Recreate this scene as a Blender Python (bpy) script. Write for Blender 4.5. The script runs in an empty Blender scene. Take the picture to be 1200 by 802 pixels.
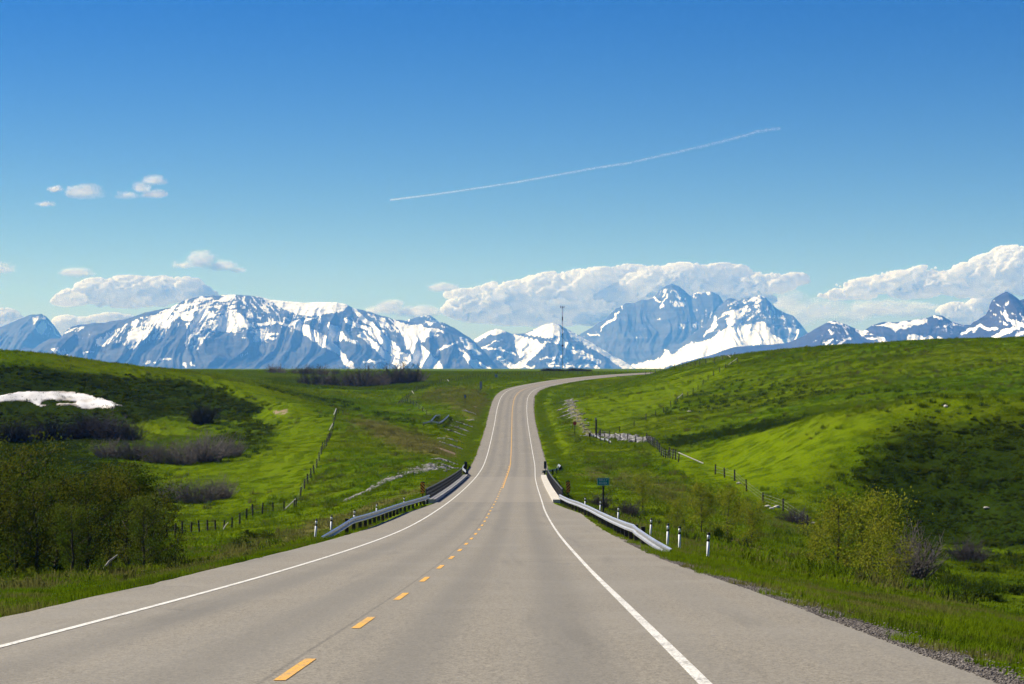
import bpy, math, random
import numpy as np
from mathutils import Vector, Matrix
sc = bpy.context.scene
COL = sc.collection
R = math.radians
# ------------------------------------------------------------------ camera, sky, sun, exposure
F = 2700.0                      # focal length in photo pixels (1200 wide)
cam_d = bpy.data.cameras.new("camera"); cam = bpy.data.objects.new("camera", cam_d); COL.objects.link(cam)
cam_d.sensor_width = 36; cam_d.lens = F / 1200 * 36; cam_d.clip_start = 0.3; cam_d.clip_end = 500000
cam.location = (0, 0, 0); cam.rotation_euler = (R(90) + math.atan(31 / F), 0, 0)
sc.camera = cam
SUN_EL, SUN_AZ = 42, 62          # azimuth: degrees to the west side of the view direction
w = bpy.data.worlds.new("World"); sc.world = w; w.use_nodes = True
nt = w.node_tree
sky = nt.nodes.new("ShaderNodeTexSky"); sky.sky_type = 'NISHITA'; sky.sun_disc = False
sky.sun_elevation = R(SUN_EL); sky.sun_rotation = R(-SUN_AZ); sky.altitude = 1300; sky.air_density = 1.0; sky.dust_density = 0.1; sky.ozone_density = 4.0
mul = nt.nodes.new("ShaderNodeVectorMath"); mul.operation = 'MULTIPLY'; mul.inputs[1].default_value = (0.15, 0.15, 0.15)
gam = nt.nodes.new("ShaderNodeGamma"); gam.inputs['Gamma'].default_value = 1.38
hs = nt.nodes.new("ShaderNodeHueSaturation"); hs.inputs['Saturation'].default_value = 1.3; hs.inputs['Hue'].default_value = 0.519; hs.inputs['Value'].default_value = 5.7
bg = nt.nodes["Background"]; bg.inputs['Strength'].default_value = 0.05
nt.links.new(sky.outputs[0], mul.inputs[0]); nt.links.new(mul.outputs[0], gam.inputs['Color']); nt.links.new(gam.outputs[0], hs.inputs['Color']); nt.links.new(hs.outputs[0], bg.inputs['Color'])
sd = bpy.data.lights.new("sun", 'SUN'); sd.energy = 5.0; sd.angle = R(0.5); sd.color = (1.0, 0.95, 0.86)
sun = bpy.data.objects.new("sun", sd); COL.objects.link(sun)
sdir = Vector((-math.cos(R(SUN_EL)) * math.sin(R(SUN_AZ)), math.cos(R(SUN_EL)) * math.cos(R(SUN_AZ)), math.sin(R(SUN_EL))))
sun.rotation_euler = sdir.to_track_quat('Z', 'Y').to_euler()
sc.view_settings.view_transform = 'Standard'; sc.view_settings.look = 'None'; sc.view_settings.gamma = 1; sc.view_settings.exposure = 0.85
sc.cycles.max_bounces = 24; sc.cycles.diffuse_bounces = 16; sc.cycles.transmission_bounces = 16; sc.cycles.volume_bounces = 1
sc.cycles.use_denoising = True; sc.cycles.denoising_prefilter = 'FAST'; sc.cycles.use_adaptive_sampling = False
HAZE_DENSITY = 3.6e-5; HAZE_COLOR = (0.10, 0.34, 1.0)
# ------------------------------------------------------------------ noise
def _h(ix, iy, iz=0):
    with np.errstate(over='ignore'):
        n = (ix.astype(np.int64) * 374761393 + iy.astype(np.int64) * 668265263 + (np.asarray(iz).astype(np.int64)) * 2147483647 + 1013904223) & 0xFFFFFFFF
        n = ((n ^ (n >> 13)) * 1274126177) & 0xFFFFFFFF
        n = ((n ^ (n >> 16)) * 2246822519) & 0xFFFFFFFF
        n = n ^ (n >> 15)
    return (n & 0xFFFFFF) / float(0xFFFFFF)
def vnoise(x, y, s=0):
    x = np.asarray(x, float) + s * 17.31; y = np.asarray(y, float) - s * 9.77
    ix = np.floor(x); iy = np.floor(y); fx = x - ix; fy = y - iy
    fx = fx * fx * fx * (fx * (fx * 6 - 15) + 10); fy = fy * fy * fy * (fy * (fy * 6 - 15) + 10)
    a = _h(ix, iy, s); b = _h(ix + 1, iy, s); c = _h(ix, iy + 1, s); d = _h(ix + 1, iy + 1, s)
    return a + (b - a) * fx + (c - a) * fy + (a - b - c + d) * fx * fy
def fbm(x, y, o=4, s=0, g=0.5):
    v = 0; a = 1.0; t = 0
    for k in range(o):
        v = v + a * vnoise(x * 2 ** k, y * 2 ** k, s + k * 3); t += a; a *= g
    return v / t
def ridged(x, y, o=4, s=0):
    v = 0; a = 1.0; t = 0
    for k in range(o):
        v = v + a * (1 - np.abs(2 * vnoise(x * 2 ** k, y * 2 ** k, s + k * 5) - 1)); t += a; a *= 0.5
    return v / t
def sstep(a, b, x):
    t = np.clip((x - a) / (b - a), 0, 1); return t * t * (3 - 2 * t)
def poly_sd(px, py, poly):       # positive inside, in px
    px = np.asarray(px, float); py = np.asarray(py, float)
    d = np.full(px.shape, 1e9); ins = np.zeros(px.shape, bool); n = len(poly)
    for i in range(n):
        x0, y0 = poly[i]; x1, y1 = poly[(i + 1) % n]
        ex, ey = x1 - x0, y1 - y0; L = ex * ex + ey * ey + 1e-9
        t = np.clip(((px - x0) * ex + (py - y0) * ey) / L, 0, 1)
        d = np.minimum(d, (px - x0 - t * ex) ** 2 + (py - y0 - t * ey) ** 2)
        cr = ((y0 > py) != (y1 > py)) & (px < (x1 - x0) * (py - y0) / (y1 - y0 + 1e-12) + x0)
        ins ^= cr
    d = np.sqrt(d); return np.where(ins, d, -d)
def line_d(px, py, pts):
    d = np.full(np.shape(px), 1e9)
    for (x0, y0), (x1, y1) in zip(pts[:-1], pts[1:]):
        ex, ey = x1 - x0, y1 - y0; L = ex * ex + ey * ey + 1e-9
        t = np.clip(((px - x0) * ex + (py - y0) * ey) / L, 0, 1)
        d = np.minimum(d, (px - x0 - t * ex) ** 2 + (py - y0 - t * ey) ** 2)
    return np.sqrt(d)
# ------------------------------------------------------------------ objects
def tag(o, label=None, cat=None, group=None, kind=None):
    if label: o['label'] = label
    if cat: o['category'] = cat
    if group: o['group'] = group
    if kind: o['kind'] = kind
    return o
def thing(name, label, cat, loc=(0, 0, 0), rz=0, group=None):
    o = bpy.data.objects.new(name, None); COL.objects.link(o); o.empty_display_size = 0.3
    o.location = loc; o.rotation_euler = (0, 0, rz); return tag(o, label, cat, group)
def link(name, me, parent=None):
    o = bpy.data.objects.new(name, me); COL.objects.link(o)
    if parent: o.parent = parent
    return o
def np_mesh(name, V, Fq, mat, smooth=True, attrs=None):
    V = np.asarray(V, np.float32).reshape(-1, 3); Fq = np.asarray(Fq, np.int32); k = Fq.shape[1]
    me = bpy.data.meshes.new(name); me.vertices.add(len(V)); me.vertices.foreach_set('co', V.ravel())
    me.loops.add(Fq.size); me.loops.foreach_set('vertex_index', Fq.ravel())
    me.polygons.add(len(Fq)); me.polygons.foreach_set('loop_start', np.arange(0, Fq.size, k, dtype=np.int32))
    me.polygons.foreach_set('loop_total', np.full(len(Fq), k, np.int32))
    me.polygons.foreach_set('use_smooth', np.full(len(Fq), smooth, bool))
    for an, av in (attrs or {}).items():
        at = me.attributes.new(an, 'FLOAT', 'POINT'); at.data.foreach_set('value', np.asarray(av, np.float32).ravel())
    me.update(calc_edges=True); me.materials.append(mat); return me
def grid_faces(nr, nc):
    i = np.arange(nr * nc).reshape(nr, nc)
    return np.stack([i[:-1, :-1], i[:-1, 1:], i[1:, 1:], i[1:, :-1]], -1).reshape(-1, 4)
class MB:
    def __init__(s): s.v = []; s.f = []; s.m = []
    def box(s, c, size, rz=0, tilt=None, m=0):
        n = len(s.v); M = Matrix.Rotation(rz, 3, 'Z')
        if tilt is not None: M = tilt @ M
        hx, hy, hz = size[0] / 2, size[1] / 2, size[2] / 2
        for x, y, z in ((-hx, -hy, -hz), (hx, -hy, -hz), (hx, hy, -hz), (-hx, hy, -hz), (-hx, -hy, hz), (hx, -hy, hz), (hx, hy, hz), (-hx, hy, hz)):
            p = M @ Vector((x, y, z)); s.v.append((p.x + c[0], p.y + c[1], p.z + c[2]))
        for q in ((0, 3, 2, 1), (4, 5, 6, 7), (0, 1, 5, 4), (1, 2, 6, 5), (2, 3, 7, 6), (3, 0, 4, 7)):
            s.f.append(tuple(n + i for i in q)); s.m.append(m)
        return s
    def tube(s, pts, rad, sides=5, m=0, cap=True):
        n0 = len(s.v); k = len(pts)
        P = [Vector(p) for p in pts]
        for i, p in enumerate(P):
            d = (P[min(i + 1, k - 1)] - P[max(i - 1, 0)])
            d = d.normalized() if d.length > 1e-9 else Vector((0, 0, 1))
            a = d.cross(Vector((0.31, 0.95, 0.05))).normalized() if abs(d.y) < 0.9 else d.cross(Vector((1, 0, 0))).normalized()
            b = d.cross(a); r = rad[i] if hasattr(rad, '__len__') else rad
            for j in range(sides):
                t = 2 * math.pi * j / sides; q = p + (a * math.cos(t) + b * math.sin(t)) * r
                s.v.append((q.x, q.y, q.z))
        for i in range(k - 1):
            for j in range(sides):
                j2 = (j + 1) % sides
                s.f.append((n0 + i * sides + j, n0 + i * sides + j2, n0 + (i + 1) * sides + j2, n0 + (i + 1) * sides + j)); s.m.append(m)
        if cap:
            s.f.append(tuple(n0 + (k - 1) * sides + j for j in range(sides))); s.m.append(m)
            s.f.append(tuple(n0 + sides - 1 - j for j in range(sides))); s.m.append(m)
        return s
    def poly(s, pts, m=0):
        n = len(s.v); s.v += [tuple(p) for p in pts]; s.f.append(tuple(range(n, n + len(pts)))); s.m.append(m); return s
    def mesh(s, name, mats, smooth=False):
        me = bpy.data.meshes.new(name); me.from_pydata(s.v, [], s.f)
        for mt in (mats if isinstance(mats, (list, tuple)) else [mats]): me.materials.append(mt)
        me.polygons.foreach_set('material_index', s.m)
        if smooth: me.polygons.foreach_set('use_smooth', [True] * len(s.f))
        me.update(); return me
    def build(s, name, mats, parent=None, smooth=False): return link(name, s.mesh(name, mats, smooth), parent)
# ------------------------------------------------------------------ materials
def mat(name, col, rough=0.8, metal=0.0, spec=0.3):
    m = bpy.data.materials.new(name); m.use_nodes = True; b = m.node_tree.nodes['Principled BSDF']
    b.inputs['Base Color'].default_value = (*col, 1); b.inputs['Roughness'].default_value = rough; b.inputs['Metallic'].default_value = metal
    b.inputs['Specular IOR Level'].default_value = spec
    return m
class NB:                         # small node helper
    def __init__(s, m): s.t = m.node_tree; s.b = s.t.nodes['Principled BSDF']
    def new(s, t, **kw):
        n = s.t.nodes.new(t)
        for k, v in kw.items(): setattr(n, k, v)
        return n
    def link(s, a, b): s.t.links.new(a, b)
    def noise(s, scale, detail=3, vec=None, rough=0.55):
        n = s.new('ShaderNodeTexNoise'); n.inputs['Scale'].default_value = scale; n.inputs['Detail'].default_value = detail; n.inputs['Roughness'].default_value = rough
        if vec is not None: s.link(vec, n.inputs['Vector'])
        return n.outputs['Fac']
    def ramp(s, f, a, b, lo=0.0, hi=1.0):
        n = s.new('ShaderNodeMapRange'); n.interpolation_type = 'SMOOTHSTEP'; n.inputs['From Min'].default_value = a; n.inputs['From Max'].default_value = b
        n.inputs['To Min'].default_value = lo; n.inputs['To Max'].default_value = hi; s.link(f, n.inputs['Value']); return n.outputs['Result']
    def mix(s, f, a, b):
        n = s.new('ShaderNodeMix', data_type='RGBA')
        for sock, v in ((n.inputs[0], f), (n.inputs[6], a), (n.inputs[7], b)):
            if isinstance(v, (int, float)): sock.default_value = v
            elif isinstance(v, tuple): sock.default_value = (*v, 1)
            else: s.link(v, sock)
        return n.outputs[2]
    def math(s, op, a, b=0.0):
        n = s.new('ShaderNodeMath', operation=op)
        for i, v in ((0, a), (1, b)):
            if isinstance(v, (int, float)): n.inputs[i].default_value = v
            else: s.link(v, n.inputs[i])
        return n.outputs[0]
    def attr(s, name, inst=False):
        n = s.new('ShaderNodeAttribute'); n.attribute_name = name
        if inst: n.attribute_type = 'INSTANCER'
        return n.outputs['Fac']
    def pos(s): return s.new('ShaderNodeNewGeometry').outputs['Position']
    def bump(s, h, strength, dist):
        n = s.new('ShaderNodeBump'); n.inputs['Strength'].default_value = strength; n.inputs['Distance'].default_value = dist
        s.link(h, n.inputs['Height']); s.link(n.outputs[0], s.b.inputs['Normal'])
def varied(name, c1, c2, scale, rough=0.85, bump=0.0, metal=0.0, spec=0.2, objrand=0.0):
    m = mat(name, c1, rough, metal, spec); n = NB(m)
    tc = n.new('ShaderNodeTexCoord').outputs['Object']
    f = n.noise(scale, 4, tc); f2 = n.ramp(f, 0.3, 0.7); c = n.mix(f2, c1, c2)
    if objrand:
        oi = n.new('ShaderNodeObjectInfo').outputs['Random']
        hv = n.new('ShaderNodeHueSaturation'); n.link(n.ramp(oi, 0, 1, 1 - objrand, 1 + objrand), hv.inputs['Value']); n.link(c, hv.inputs['Color']); c = hv.outputs[0]
    n.link(c, n.b.inputs['Base Color'])
    if bump: n.bump(f, bump, 0.02)
    return m
def grass_color(n, p, inst):
    big = n.ramp(n.noise(0.018, 3, p), 0.35, 0.65); mid = n.ramp(n.noise(0.16, 4, p), 0.35, 0.68); fine = n.ramp(n.noise(2.6, 3, p), 0.3, 0.72)
    c = n.mix(big, (0.100, 0.182, 0.003), (0.148, 0.208, 0.004))
    c = n.mix(n.math('MULTIPLY', mid, 0.5), c, (0.148, 0.182, 0.008))
    c = n.mix(n.math('MULTIPLY', n.attr('lush', inst), 0.85), c, (0.160, 0.232, 0.004))
    c = n.mix(n.math('MULTIPLY', fine, 0.4), c, (0.058, 0.098, 0.004))
    c = n.mix(n.math('MULTIPLY', n.ramp(n.noise(0.30, 6, p, .7), 0.46, 0.66), 0.62), c, (0.042, 0.080, 0.004))
    c = n.mix(n.math('MULTIPLY', n.ramp(n.noise(0.045, 5, p, .6), 0.5, 0.7), 0.35), c, (0.120, 0.140, 0.012))
    dry = n.attr('dry', inst); dark = n.attr('dark', inst)
    dn = n.ramp(n.math('ADD', dry, n.math('MULTIPLY', n.math('SUBTRACT', n.noise(0.55, 4, p), 0.5), 1.1)), 0.35, 0.75)
    c = n.mix(n.math('MULTIPLY', dn, 0.8), c, (0.150, 0.132, 0.045))
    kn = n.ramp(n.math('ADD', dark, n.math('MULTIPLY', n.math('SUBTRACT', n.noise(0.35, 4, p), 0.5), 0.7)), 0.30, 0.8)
    c = n.mix(n.math('MULTIPLY', kn, 0.85), c, (0.017, 0.033, 0.005))  # dark growth, plus crease and knoll shade put into the colour
    return c, fine
M = {}
m = mat('grass_ground', (0.07, 0.12, 0.01), 0.95, 0, 0.0); n = NB(m); p = n.pos(); c, fine = grass_color(n, p, False)
soil = n.attr('soil'); sn = n.ramp(n.math('ADD', soil, n.math('MULTIPLY', n.math('SUBTRACT', n.noise(0.9, 4, p), 0.5), 0.9)), 0.4, 0.7)
th = n.new('ShaderNodeHueSaturation'); th.inputs['Value'].default_value = 0.66; n.link(c, th.inputs['Color']); c = th.outputs[0]
c = n.mix(sn, c, (0.22, 0.17, 0.11)); n.link(c, n.b.inputs['Base Color'])
n.bump(n.math('ADD', n.noise(1.1, 4, p), n.math('MULTIPLY', n.noise(0.28, 3, p), 1.6)), 0.7, 0.35); M['ground'] = m
def leafy(name, base, inst=True, cols=None, trans=0.4):
    m = mat(name, base, 0.9, 0, 0.02); n = NB(m); p = n.pos()
    if cols is None: c, _ = grass_color(n, p, inst)
    else:
        f = n.ramp(n.noise(cols[2], 3, p), 0.32, 0.68); c = n.mix(f, cols[0], cols[1])
    n.link(c, n.b.inputs['Base Color'])
    tr = n.new('ShaderNodeBsdfTranslucent'); n.link(c, tr.inputs['Color']); mx = n.new('ShaderNodeMixShader'); mx.inputs[0].default_value = trans
    n.link(n.b.outputs[0], mx.inputs[1]); n.link(tr.outputs[0], mx.inputs[2]); n.link(mx.outputs[0], n.t.nodes['Material Output'].inputs['Surface'])
    return m
M['blade'] = leafy('grass_blade', (0.07, 0.12, 0.01))
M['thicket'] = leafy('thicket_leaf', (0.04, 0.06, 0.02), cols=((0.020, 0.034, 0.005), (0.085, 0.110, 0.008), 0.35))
M['leaf_bud'] = leafy('budding_leaf', (0.1, 0.09, 0.02), cols=((0.105, 0.105, 0.012), (0.040, 0.074, 0.008), 0.8), trans=0.35)
M['leaf_green'] = leafy('young_leaf', (0.1, 0.12, 0.02), cols=((0.170, 0.215, 0.012), (0.230, 0.225, 0.022), 1.2), trans=0.4)
M['leaf_fresh'] = leafy('fresh_leaf', (0.1, 0.12, 0.02), cols=((0.060, 0.105, 0.010), (0.110, 0.130, 0.016), 1.0), trans=0.35)
M['bark'] = varied('bark', (0.045, 0.036, 0.026), (0.09, 0.075, 0.055), 9)
M['twig'] = varied('bare_twig', (0.085, 0.072, 0.068), (0.15, 0.13, 0.122), 1.2, objrand=0.15)
M['twig_dark'] = varied('dark_twig', (0.028, 0.024, 0.026), (0.055, 0.048, 0.05), 1.2, objrand=0.2)
M['wood'] = varied('weathered_post', (0.022, 0.018, 0.015), (0.058, 0.048, 0.038), 6, objrand=0.3)
M['wood_pale'] = varied('bleached_timber', (0.42, 0.39, 0.35), (0.62, 0.59, 0.54), 6)
M['wire'] = mat('wire', (0.25, 0.25, 0.25), 0.5, 0.8)
M['galv'] = varied('galvanised_steel', (0.46, 0.47, 0.49), (0.60, 0.61, 0.63), 2.2, 0.36, 0, 0.85, 0.5)
M['dark_steel'] = varied('dark_railing_steel', (0.055, 0.058, 0.06), (0.10, 0.10, 0.10), 3, 0.55, 0, 0.3)
M['white'] = varied('white_plastic', (0.74, 0.76, 0.78), (0.82, 0.83, 0.84), 5, 0.5)
M['black'] = varied('black_band', (0.012, 0.012, 0.013), (0.025, 0.024, 0.024), 8, 0.5)
M['orange'] = varied('orange_sheeting', (0.90, 0.36, 0.02), (0.95, 0.42, 0.03), 6, 0.45)
M['sign_green'] = varied('green_sheeting', (0.0, 0.28, 0.19), (0.005, 0.34, 0.24), 4, 0.4)
M['red'] = varied('red_sheeting', (0.40, 0.035, 0.02), (0.5, 0.05, 0.03), 4, 0.45)
M['sign_grey'] = varied('bare_aluminium', (0.28, 0.29, 0.31), (0.36, 0.37, 0.39), 4, 0.5, 0, 0.4)
M['blue'] = varied('blue_sheeting', (0.04, 0.12, 0.30), (0.06, 0.16, 0.36), 4, 0.5)
M['concrete'] = varied('kerb_concrete', (0.42, 0.39, 0.34), (0.52, 0.49, 0.43), 1.5, 0.85, 0.3)
M['stone'] = varied('riprap_stone', (0.13, 0.125, 0.12), (0.36, 0.345, 0.325), 0.9, 0.9)
M['stone_dark'] = varied('gravel_stone', (0.07, 0.06, 0.05), (0.24, 0.215, 0.19), 9, 0.9)
m = varied('gravel', (0.075, 0.062, 0.05), (0.19, 0.165, 0.14), 14, 0.95, 0.8); M['gravel'] = m
# asphalt: uv = (offset from the yellow line, distance along)
m = mat('road_surface', (0.2, 0.19, 0.17), 0.85, 0, 0.25); n = NB(m)
uv = n.new('ShaderNodeUVMap').outputs[0]; sp = n.new('ShaderNodeSeparateXYZ'); n.link(uv, sp.inputs[0]); p = n.pos()
agg = n.math('ADD', n.math('MULTIPLY', n.noise(48, 2, p, 0.7), .55), n.math('MULTIPLY', n.noise(15, 3, p, 0.75), .45)); agg2 = n.noise(9, 3, p); blot = n.noise(0.22, 4, p)
vs = n.new('ShaderNodeVectorMath', operation='MULTIPLY'); vs.inputs[1].default_value = (1.3, 0.018, 1); n.link(uv, vs.inputs[0]); strk = n.noise(1.0, 4, vs.outputs[0])
c = n.mix(n.ramp(agg, 0.34, 0.62), (0.070, 0.061, 0.047), (0.275, 0.246, 0.196))
c = n.mix(n.math('MULTIPLY', n.ramp(strk, 0.35, 0.7), 0.45), c, (0.168, 0.158, 0.138))
c = n.mix(n.math('MULTIPLY', n.ramp(blot, 0.45, 0.75), 0.35), c, (0.245, 0.225, 0.19))
c = n.mix(n.math('MULTIPLY', n.ramp(agg2, 0.62, 0.74), 0.35), c, (0.10, 0.095, 0.085))
for cx, wd, a in ((-2.75, 0.65, 0.42), (-1.0, 0.6, 0.36), (1.0, 0.6, 0.42), (2.75, 0.65, 0.42)):   # polished wheel paths
    d = n.math('ABSOLUTE', n.math('SUBTRACT', sp.outputs[0], cx)); c = n.mix(n.ramp(d, 0.1, wd, a, 0.0), c, (0.115, 0.108, 0.095))
st_ = n.new('ShaderNodeVectorMath', operation='MULTIPLY'); st_.inputs[1].default_value = (.8, .05, 1); n.link(uv, st_.inputs[0]); c = n.mix(n.math('MULTIPLY', n.ramp(n.noise(1.0, 5, st_.outputs[0], .65), .54, .70), .38), c, (0.105, 0.098, 0.085))
d = n.math('ABSOLUTE', n.math('SUBTRACT', n.math('ADD', sp.outputs[0], n.math('MULTIPLY', n.math('SUBTRACT', strk, 0.5), 0.1)), -0.16))
c = n.mix(n.ramp(d, 0.008, 0.035, 0.34, 0.0), c, (0.05, 0.048, 0.045))                               # paving joint beside the yellow line
for yy in (182.0, 214.0, 252.0, 291.0):                                                             # bridge joints
    d = n.math('ABSOLUTE', n.math('SUBTRACT', sp.outputs[1], yy)); c = n.mix(n.ramp(d, 0.25, 0.7, 0.45, 0.0), c, (0.08, 0.075, 0.07))
onb = n.math('MULTIPLY', n.ramp(sp.outputs[1], 181.5, 182.5), n.ramp(sp.outputs[1], 290.5, 291.5, 1.0, 0.0)); c = n.mix(n.math('MULTIPLY', onb, 0.35), c, (0.25, 0.222, 0.18))
wn = n.new('ShaderNodeVectorMath', operation='ADD'); nzc = n.new('ShaderNodeTexNoise'); nzc.inputs['Scale'].default_value = .9; nzc.inputs['Detail'].default_value = 4; n.link(p, nzc.inputs['Vector']); sc2 = n.new('ShaderNodeVectorMath', operation='SCALE'); sc2.inputs['Scale'].default_value = 1.6; n.link(nzc.outputs['Color'], sc2.inputs[0]); n.link(p, wn.inputs[0]); n.link(sc2.outputs[0], wn.inputs[1])
vo = n.new('ShaderNodeTexVoronoi', feature='DISTANCE_TO_EDGE'); vo.inputs['Scale'].default_value = .16; n.link(wn.outputs[0], vo.inputs['Vector'])
crk = n.math('MULTIPLY', n.ramp(vo.outputs['Distance'], .0015, .005, 1.0, 0.0), n.ramp(n.noise(.11, 3, p), .50, .62)); c = n.mix(n.math('MULTIPLY', crk, .5), c, (0.045, 0.042, 0.038))
c = n.mix(n.ramp(n.noise(1.9, 2, p), .74, .80, 0, .45), c, (0.06, 0.056, 0.05))
n.link(c, n.b.inputs['Base Color']); n.bump(agg, 0.5, 0.006); M['road'] = m
def paint(name, col, wear):
    m = mat(name, col, 0.6, 0, 0.3); n = NB(m); p = n.pos()
    f = n.ramp(n.math('ADD', n.math('MULTIPLY', n.noise(26, 3, p, .7), 0.85), n.math('MULTIPLY', n.noise(1.2, 4, p), 0.3)), wear - 0.06, wear + 0.06)
    c = n.mix(f, col, (0.22, 0.205, 0.175)); c = n.mix(n.math('MULTIPLY', n.ramp(n.noise(0.9, 3, p), 0.3, 0.7), 0.2), c, tuple(x * 0.72 for x in col)); n.link(c, n.b.inputs['Base Color']); return m
M['paint_white'] = paint('white_line_paint', (0.66, 0.64, 0.58), 0.64)
M['paint_worn'] = paint('worn_white_line_paint', (0.66, 0.64, 0.58), 0.62)
M['paint_yellow'] = paint('yellow_line_paint', (0.70, 0.36, 0.03), 0.64)
# mountains: snow attribute on dark rock
def mountain_mat(name, rock1, rock2):
    m = mat(name, rock1, 0.9, 0, 0.1); n = NB(m); p = n.pos()
    sv = n.new('ShaderNodeVectorMath', operation='MULTIPLY'); sv.inputs[1].default_value = (0.0009, 0.0009, 0.016); n.link(p, sv.inputs[0]); strata = n.noise(1.0, 4, sv.outputs[0], .6)
    r = n.mix(n.ramp(n.noise(0.0022, 5, p), 0.35, 0.65), rock1, rock2); r = n.mix(n.math('MULTIPLY', n.ramp(strata, .45, .6), .55), r, tuple(x * 1.5 for x in rock2))
    gv = n.new('ShaderNodeVectorMath', operation='MULTIPLY'); gv.inputs[1].default_value = (0.045, 0.006, 0.005); n.link(p, gv.inputs[0]); gully = n.noise(1.0, 4, gv.outputs[0], .65)
    k = n.math('ADD', n.math('MULTIPLY', n.math('SUBTRACT', n.noise(0.022, 5, p, 0.7), 0.5), 0.8), n.math('ADD', n.math('MULTIPLY', n.math('SUBTRACT', strata, .5), .5), n.math('MULTIPLY', n.math('SUBTRACT', gully, .5), 1.25)))
    f = n.ramp(n.math('ADD', n.attr('snow'), k), 0.36, 0.60)
    n.link(n.mix(f, r, (0.86, 0.87, 0.90)), n.b.inputs['Base Color']); n.bump(n.noise(0.004, 5, p, 0.6), 0.8, 90); return m
M['mountain'] = mountain_mat('snowy_rock', (0.030, 0.036, 0.046), (0.062, 0.068, 0.078))
M['mountain_near'] = mountain_mat('forested_rock', (0.020, 0.022, 0.040), (0.042, 0.042, 0.062))
m = mat('old_snow', (0.82, 0.81, 0.79), 0.8, 0, 0.2); n = NB(m); p = n.pos()
c = n.mix(n.ramp(n.noise(0.25, 4, p), 0.45, 0.75), (0.70, 0.69, 0.68), (0.45, 0.40, 0.33)); c = n.mix(n.ramp(n.math('ADD', n.attr('rim'), n.math('MULTIPLY', n.math('SUBTRACT', n.noise(0.6, 4, p), .5), .9)), .35, .95, 0, .75), c, (0.20, 0.16, 0.11)); n.link(c, n.b.inputs['Base Color']); n.bump(n.noise(0.7, 4, p), 0.4, 0.3); M['snow'] = m
m = mat('cloud_white', (0.96, 0.97, 0.98), 1.0, 0, 0.0); n = NB(m)
tr = n.new('ShaderNodeBsdfTranslucent'); tr.inputs['Color'].default_value = (0.96, 0.97, 0.98, 1); mx = n.new('ShaderNodeMixShader'); mx.inputs[0].default_value = 0.6
n.bump(n.noise(0.006, 5, n.pos(), .6), .15, 120)
n.link(n.b.outputs[0], mx.inputs[1]); n.link(tr.outputs[0], mx.inputs[2]); n.link(mx.outputs[0], n.t.nodes['Material Output'].inputs['Surface']); M['cloud'] = m
# ------------------------------------------------------------------ the road's line and profile
RD = np.array([  # distance, x of the yellow line, elevation relative to the eye
 (-80, -2.5, 3.3), (0, -2.28, -1.56), (22, -2.12, -2.9), (33, -1.99, -3.56), (42, -1.91, -4.11), (51, -1.84, -4.63), (60, -1.78, -5.12), (67.5, -1.76, -5.55), (76.5, -1.73, -6.03),
 (85.5, -1.70, -6.52), (94.5, -1.66, -7.0), (103.5, -1.63, -7.44), (112.5, -1.59, -7.9), (121.5, -1.57, -8.28), (130.5, -1.55, -8.66), (139.5, -1.52, -9.04), (148.5, -1.51, -9.4),
 (157.5, -1.49, -9.74), (166.5, -1.45, -10.06), (185, -1.30, -10.69), (235, -1.10, -12.25), (290, -0.84, -13.72), (329, -0.40, -14.05), (380, -0.30, -14.05), (444, -0.24, -13.35),
 (515, -0.19, -12.3), (575, -0.10, -10.25), (630, 0.45, -8.1), (655, 1.3, -7.05), (680, 2.9, -6.2), (695, 4.6, -5.66), (745, 16.3, -3.95), (790, 29, -2.85), (830, 41.5, -2.1), (900, 67, -1.2), (980, 103, -1.0), (1050, 140, -1.0), (1200, 230, -1.5)])
_yy = np.arange(-80, 1201, 2.0)
def _sm(col, sig):
    v = np.interp(_yy, RD[:, 0], RD[:, col]); k = np.exp(-0.5 * (np.arange(-3 * sig, 3 * sig + 1) / sig) ** 2); k /= k.sum()
    pad = 3 * sig; lo = v[0] + (np.arange(-pad, 0)) * (v[1] - v[0]); hi = v[-1] + np.arange(1, pad + 1) * (v[-1] - v[-2])
    return np.convolve(np.concatenate([lo, v, hi]), k, 'valid')
_xc = _sm(1, 7); _zc = _sm(2, 7)
_hd = np.arctan(np.gradient(_xc, 2.0))
XC = lambda Y: np.interp(Y, _yy, _xc)
ZC = lambda Y: np.interp(Y, _yy, _zc)
HD = lambda Y: np.interp(Y, _yy, _hd)
HWL = lambda Y: np.interp(Y, [0, 34, 67, 150, 178, 292, 312, 2000], [5.2, 5.27, 5.62, 5.6, 4.75, 4.8, 5.4, 5.4])
HWR = lambda Y: np.interp(Y, [0, 40, 66, 150, 178, 292, 312, 2000], [6.5, 6.48, 6.08, 6.0, 4.62, 4.5, 5.4, 5.4])
def road_off(X, Y):              # (signed offset from the yellow line, station)
    Yf = np.array(Y, float)
    for _ in range(3):
        h = HD(Yf); dx = X - XC(Yf); dy = Y - Yf
        Yf = Yf + (dx * np.sin(h) + dy * np.cos(h)) * np.cos(h)
    h = HD(Yf); return (X - XC(Yf)) * np.cos(h) - (Y - Yf) * np.sin(h), Yf
def road_pt(off, Y):
    h = float(HD(Y)); return float(XC(Y)) + off * math.cos(h), Y - off * math.sin(h), float(ZC(Y))
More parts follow.
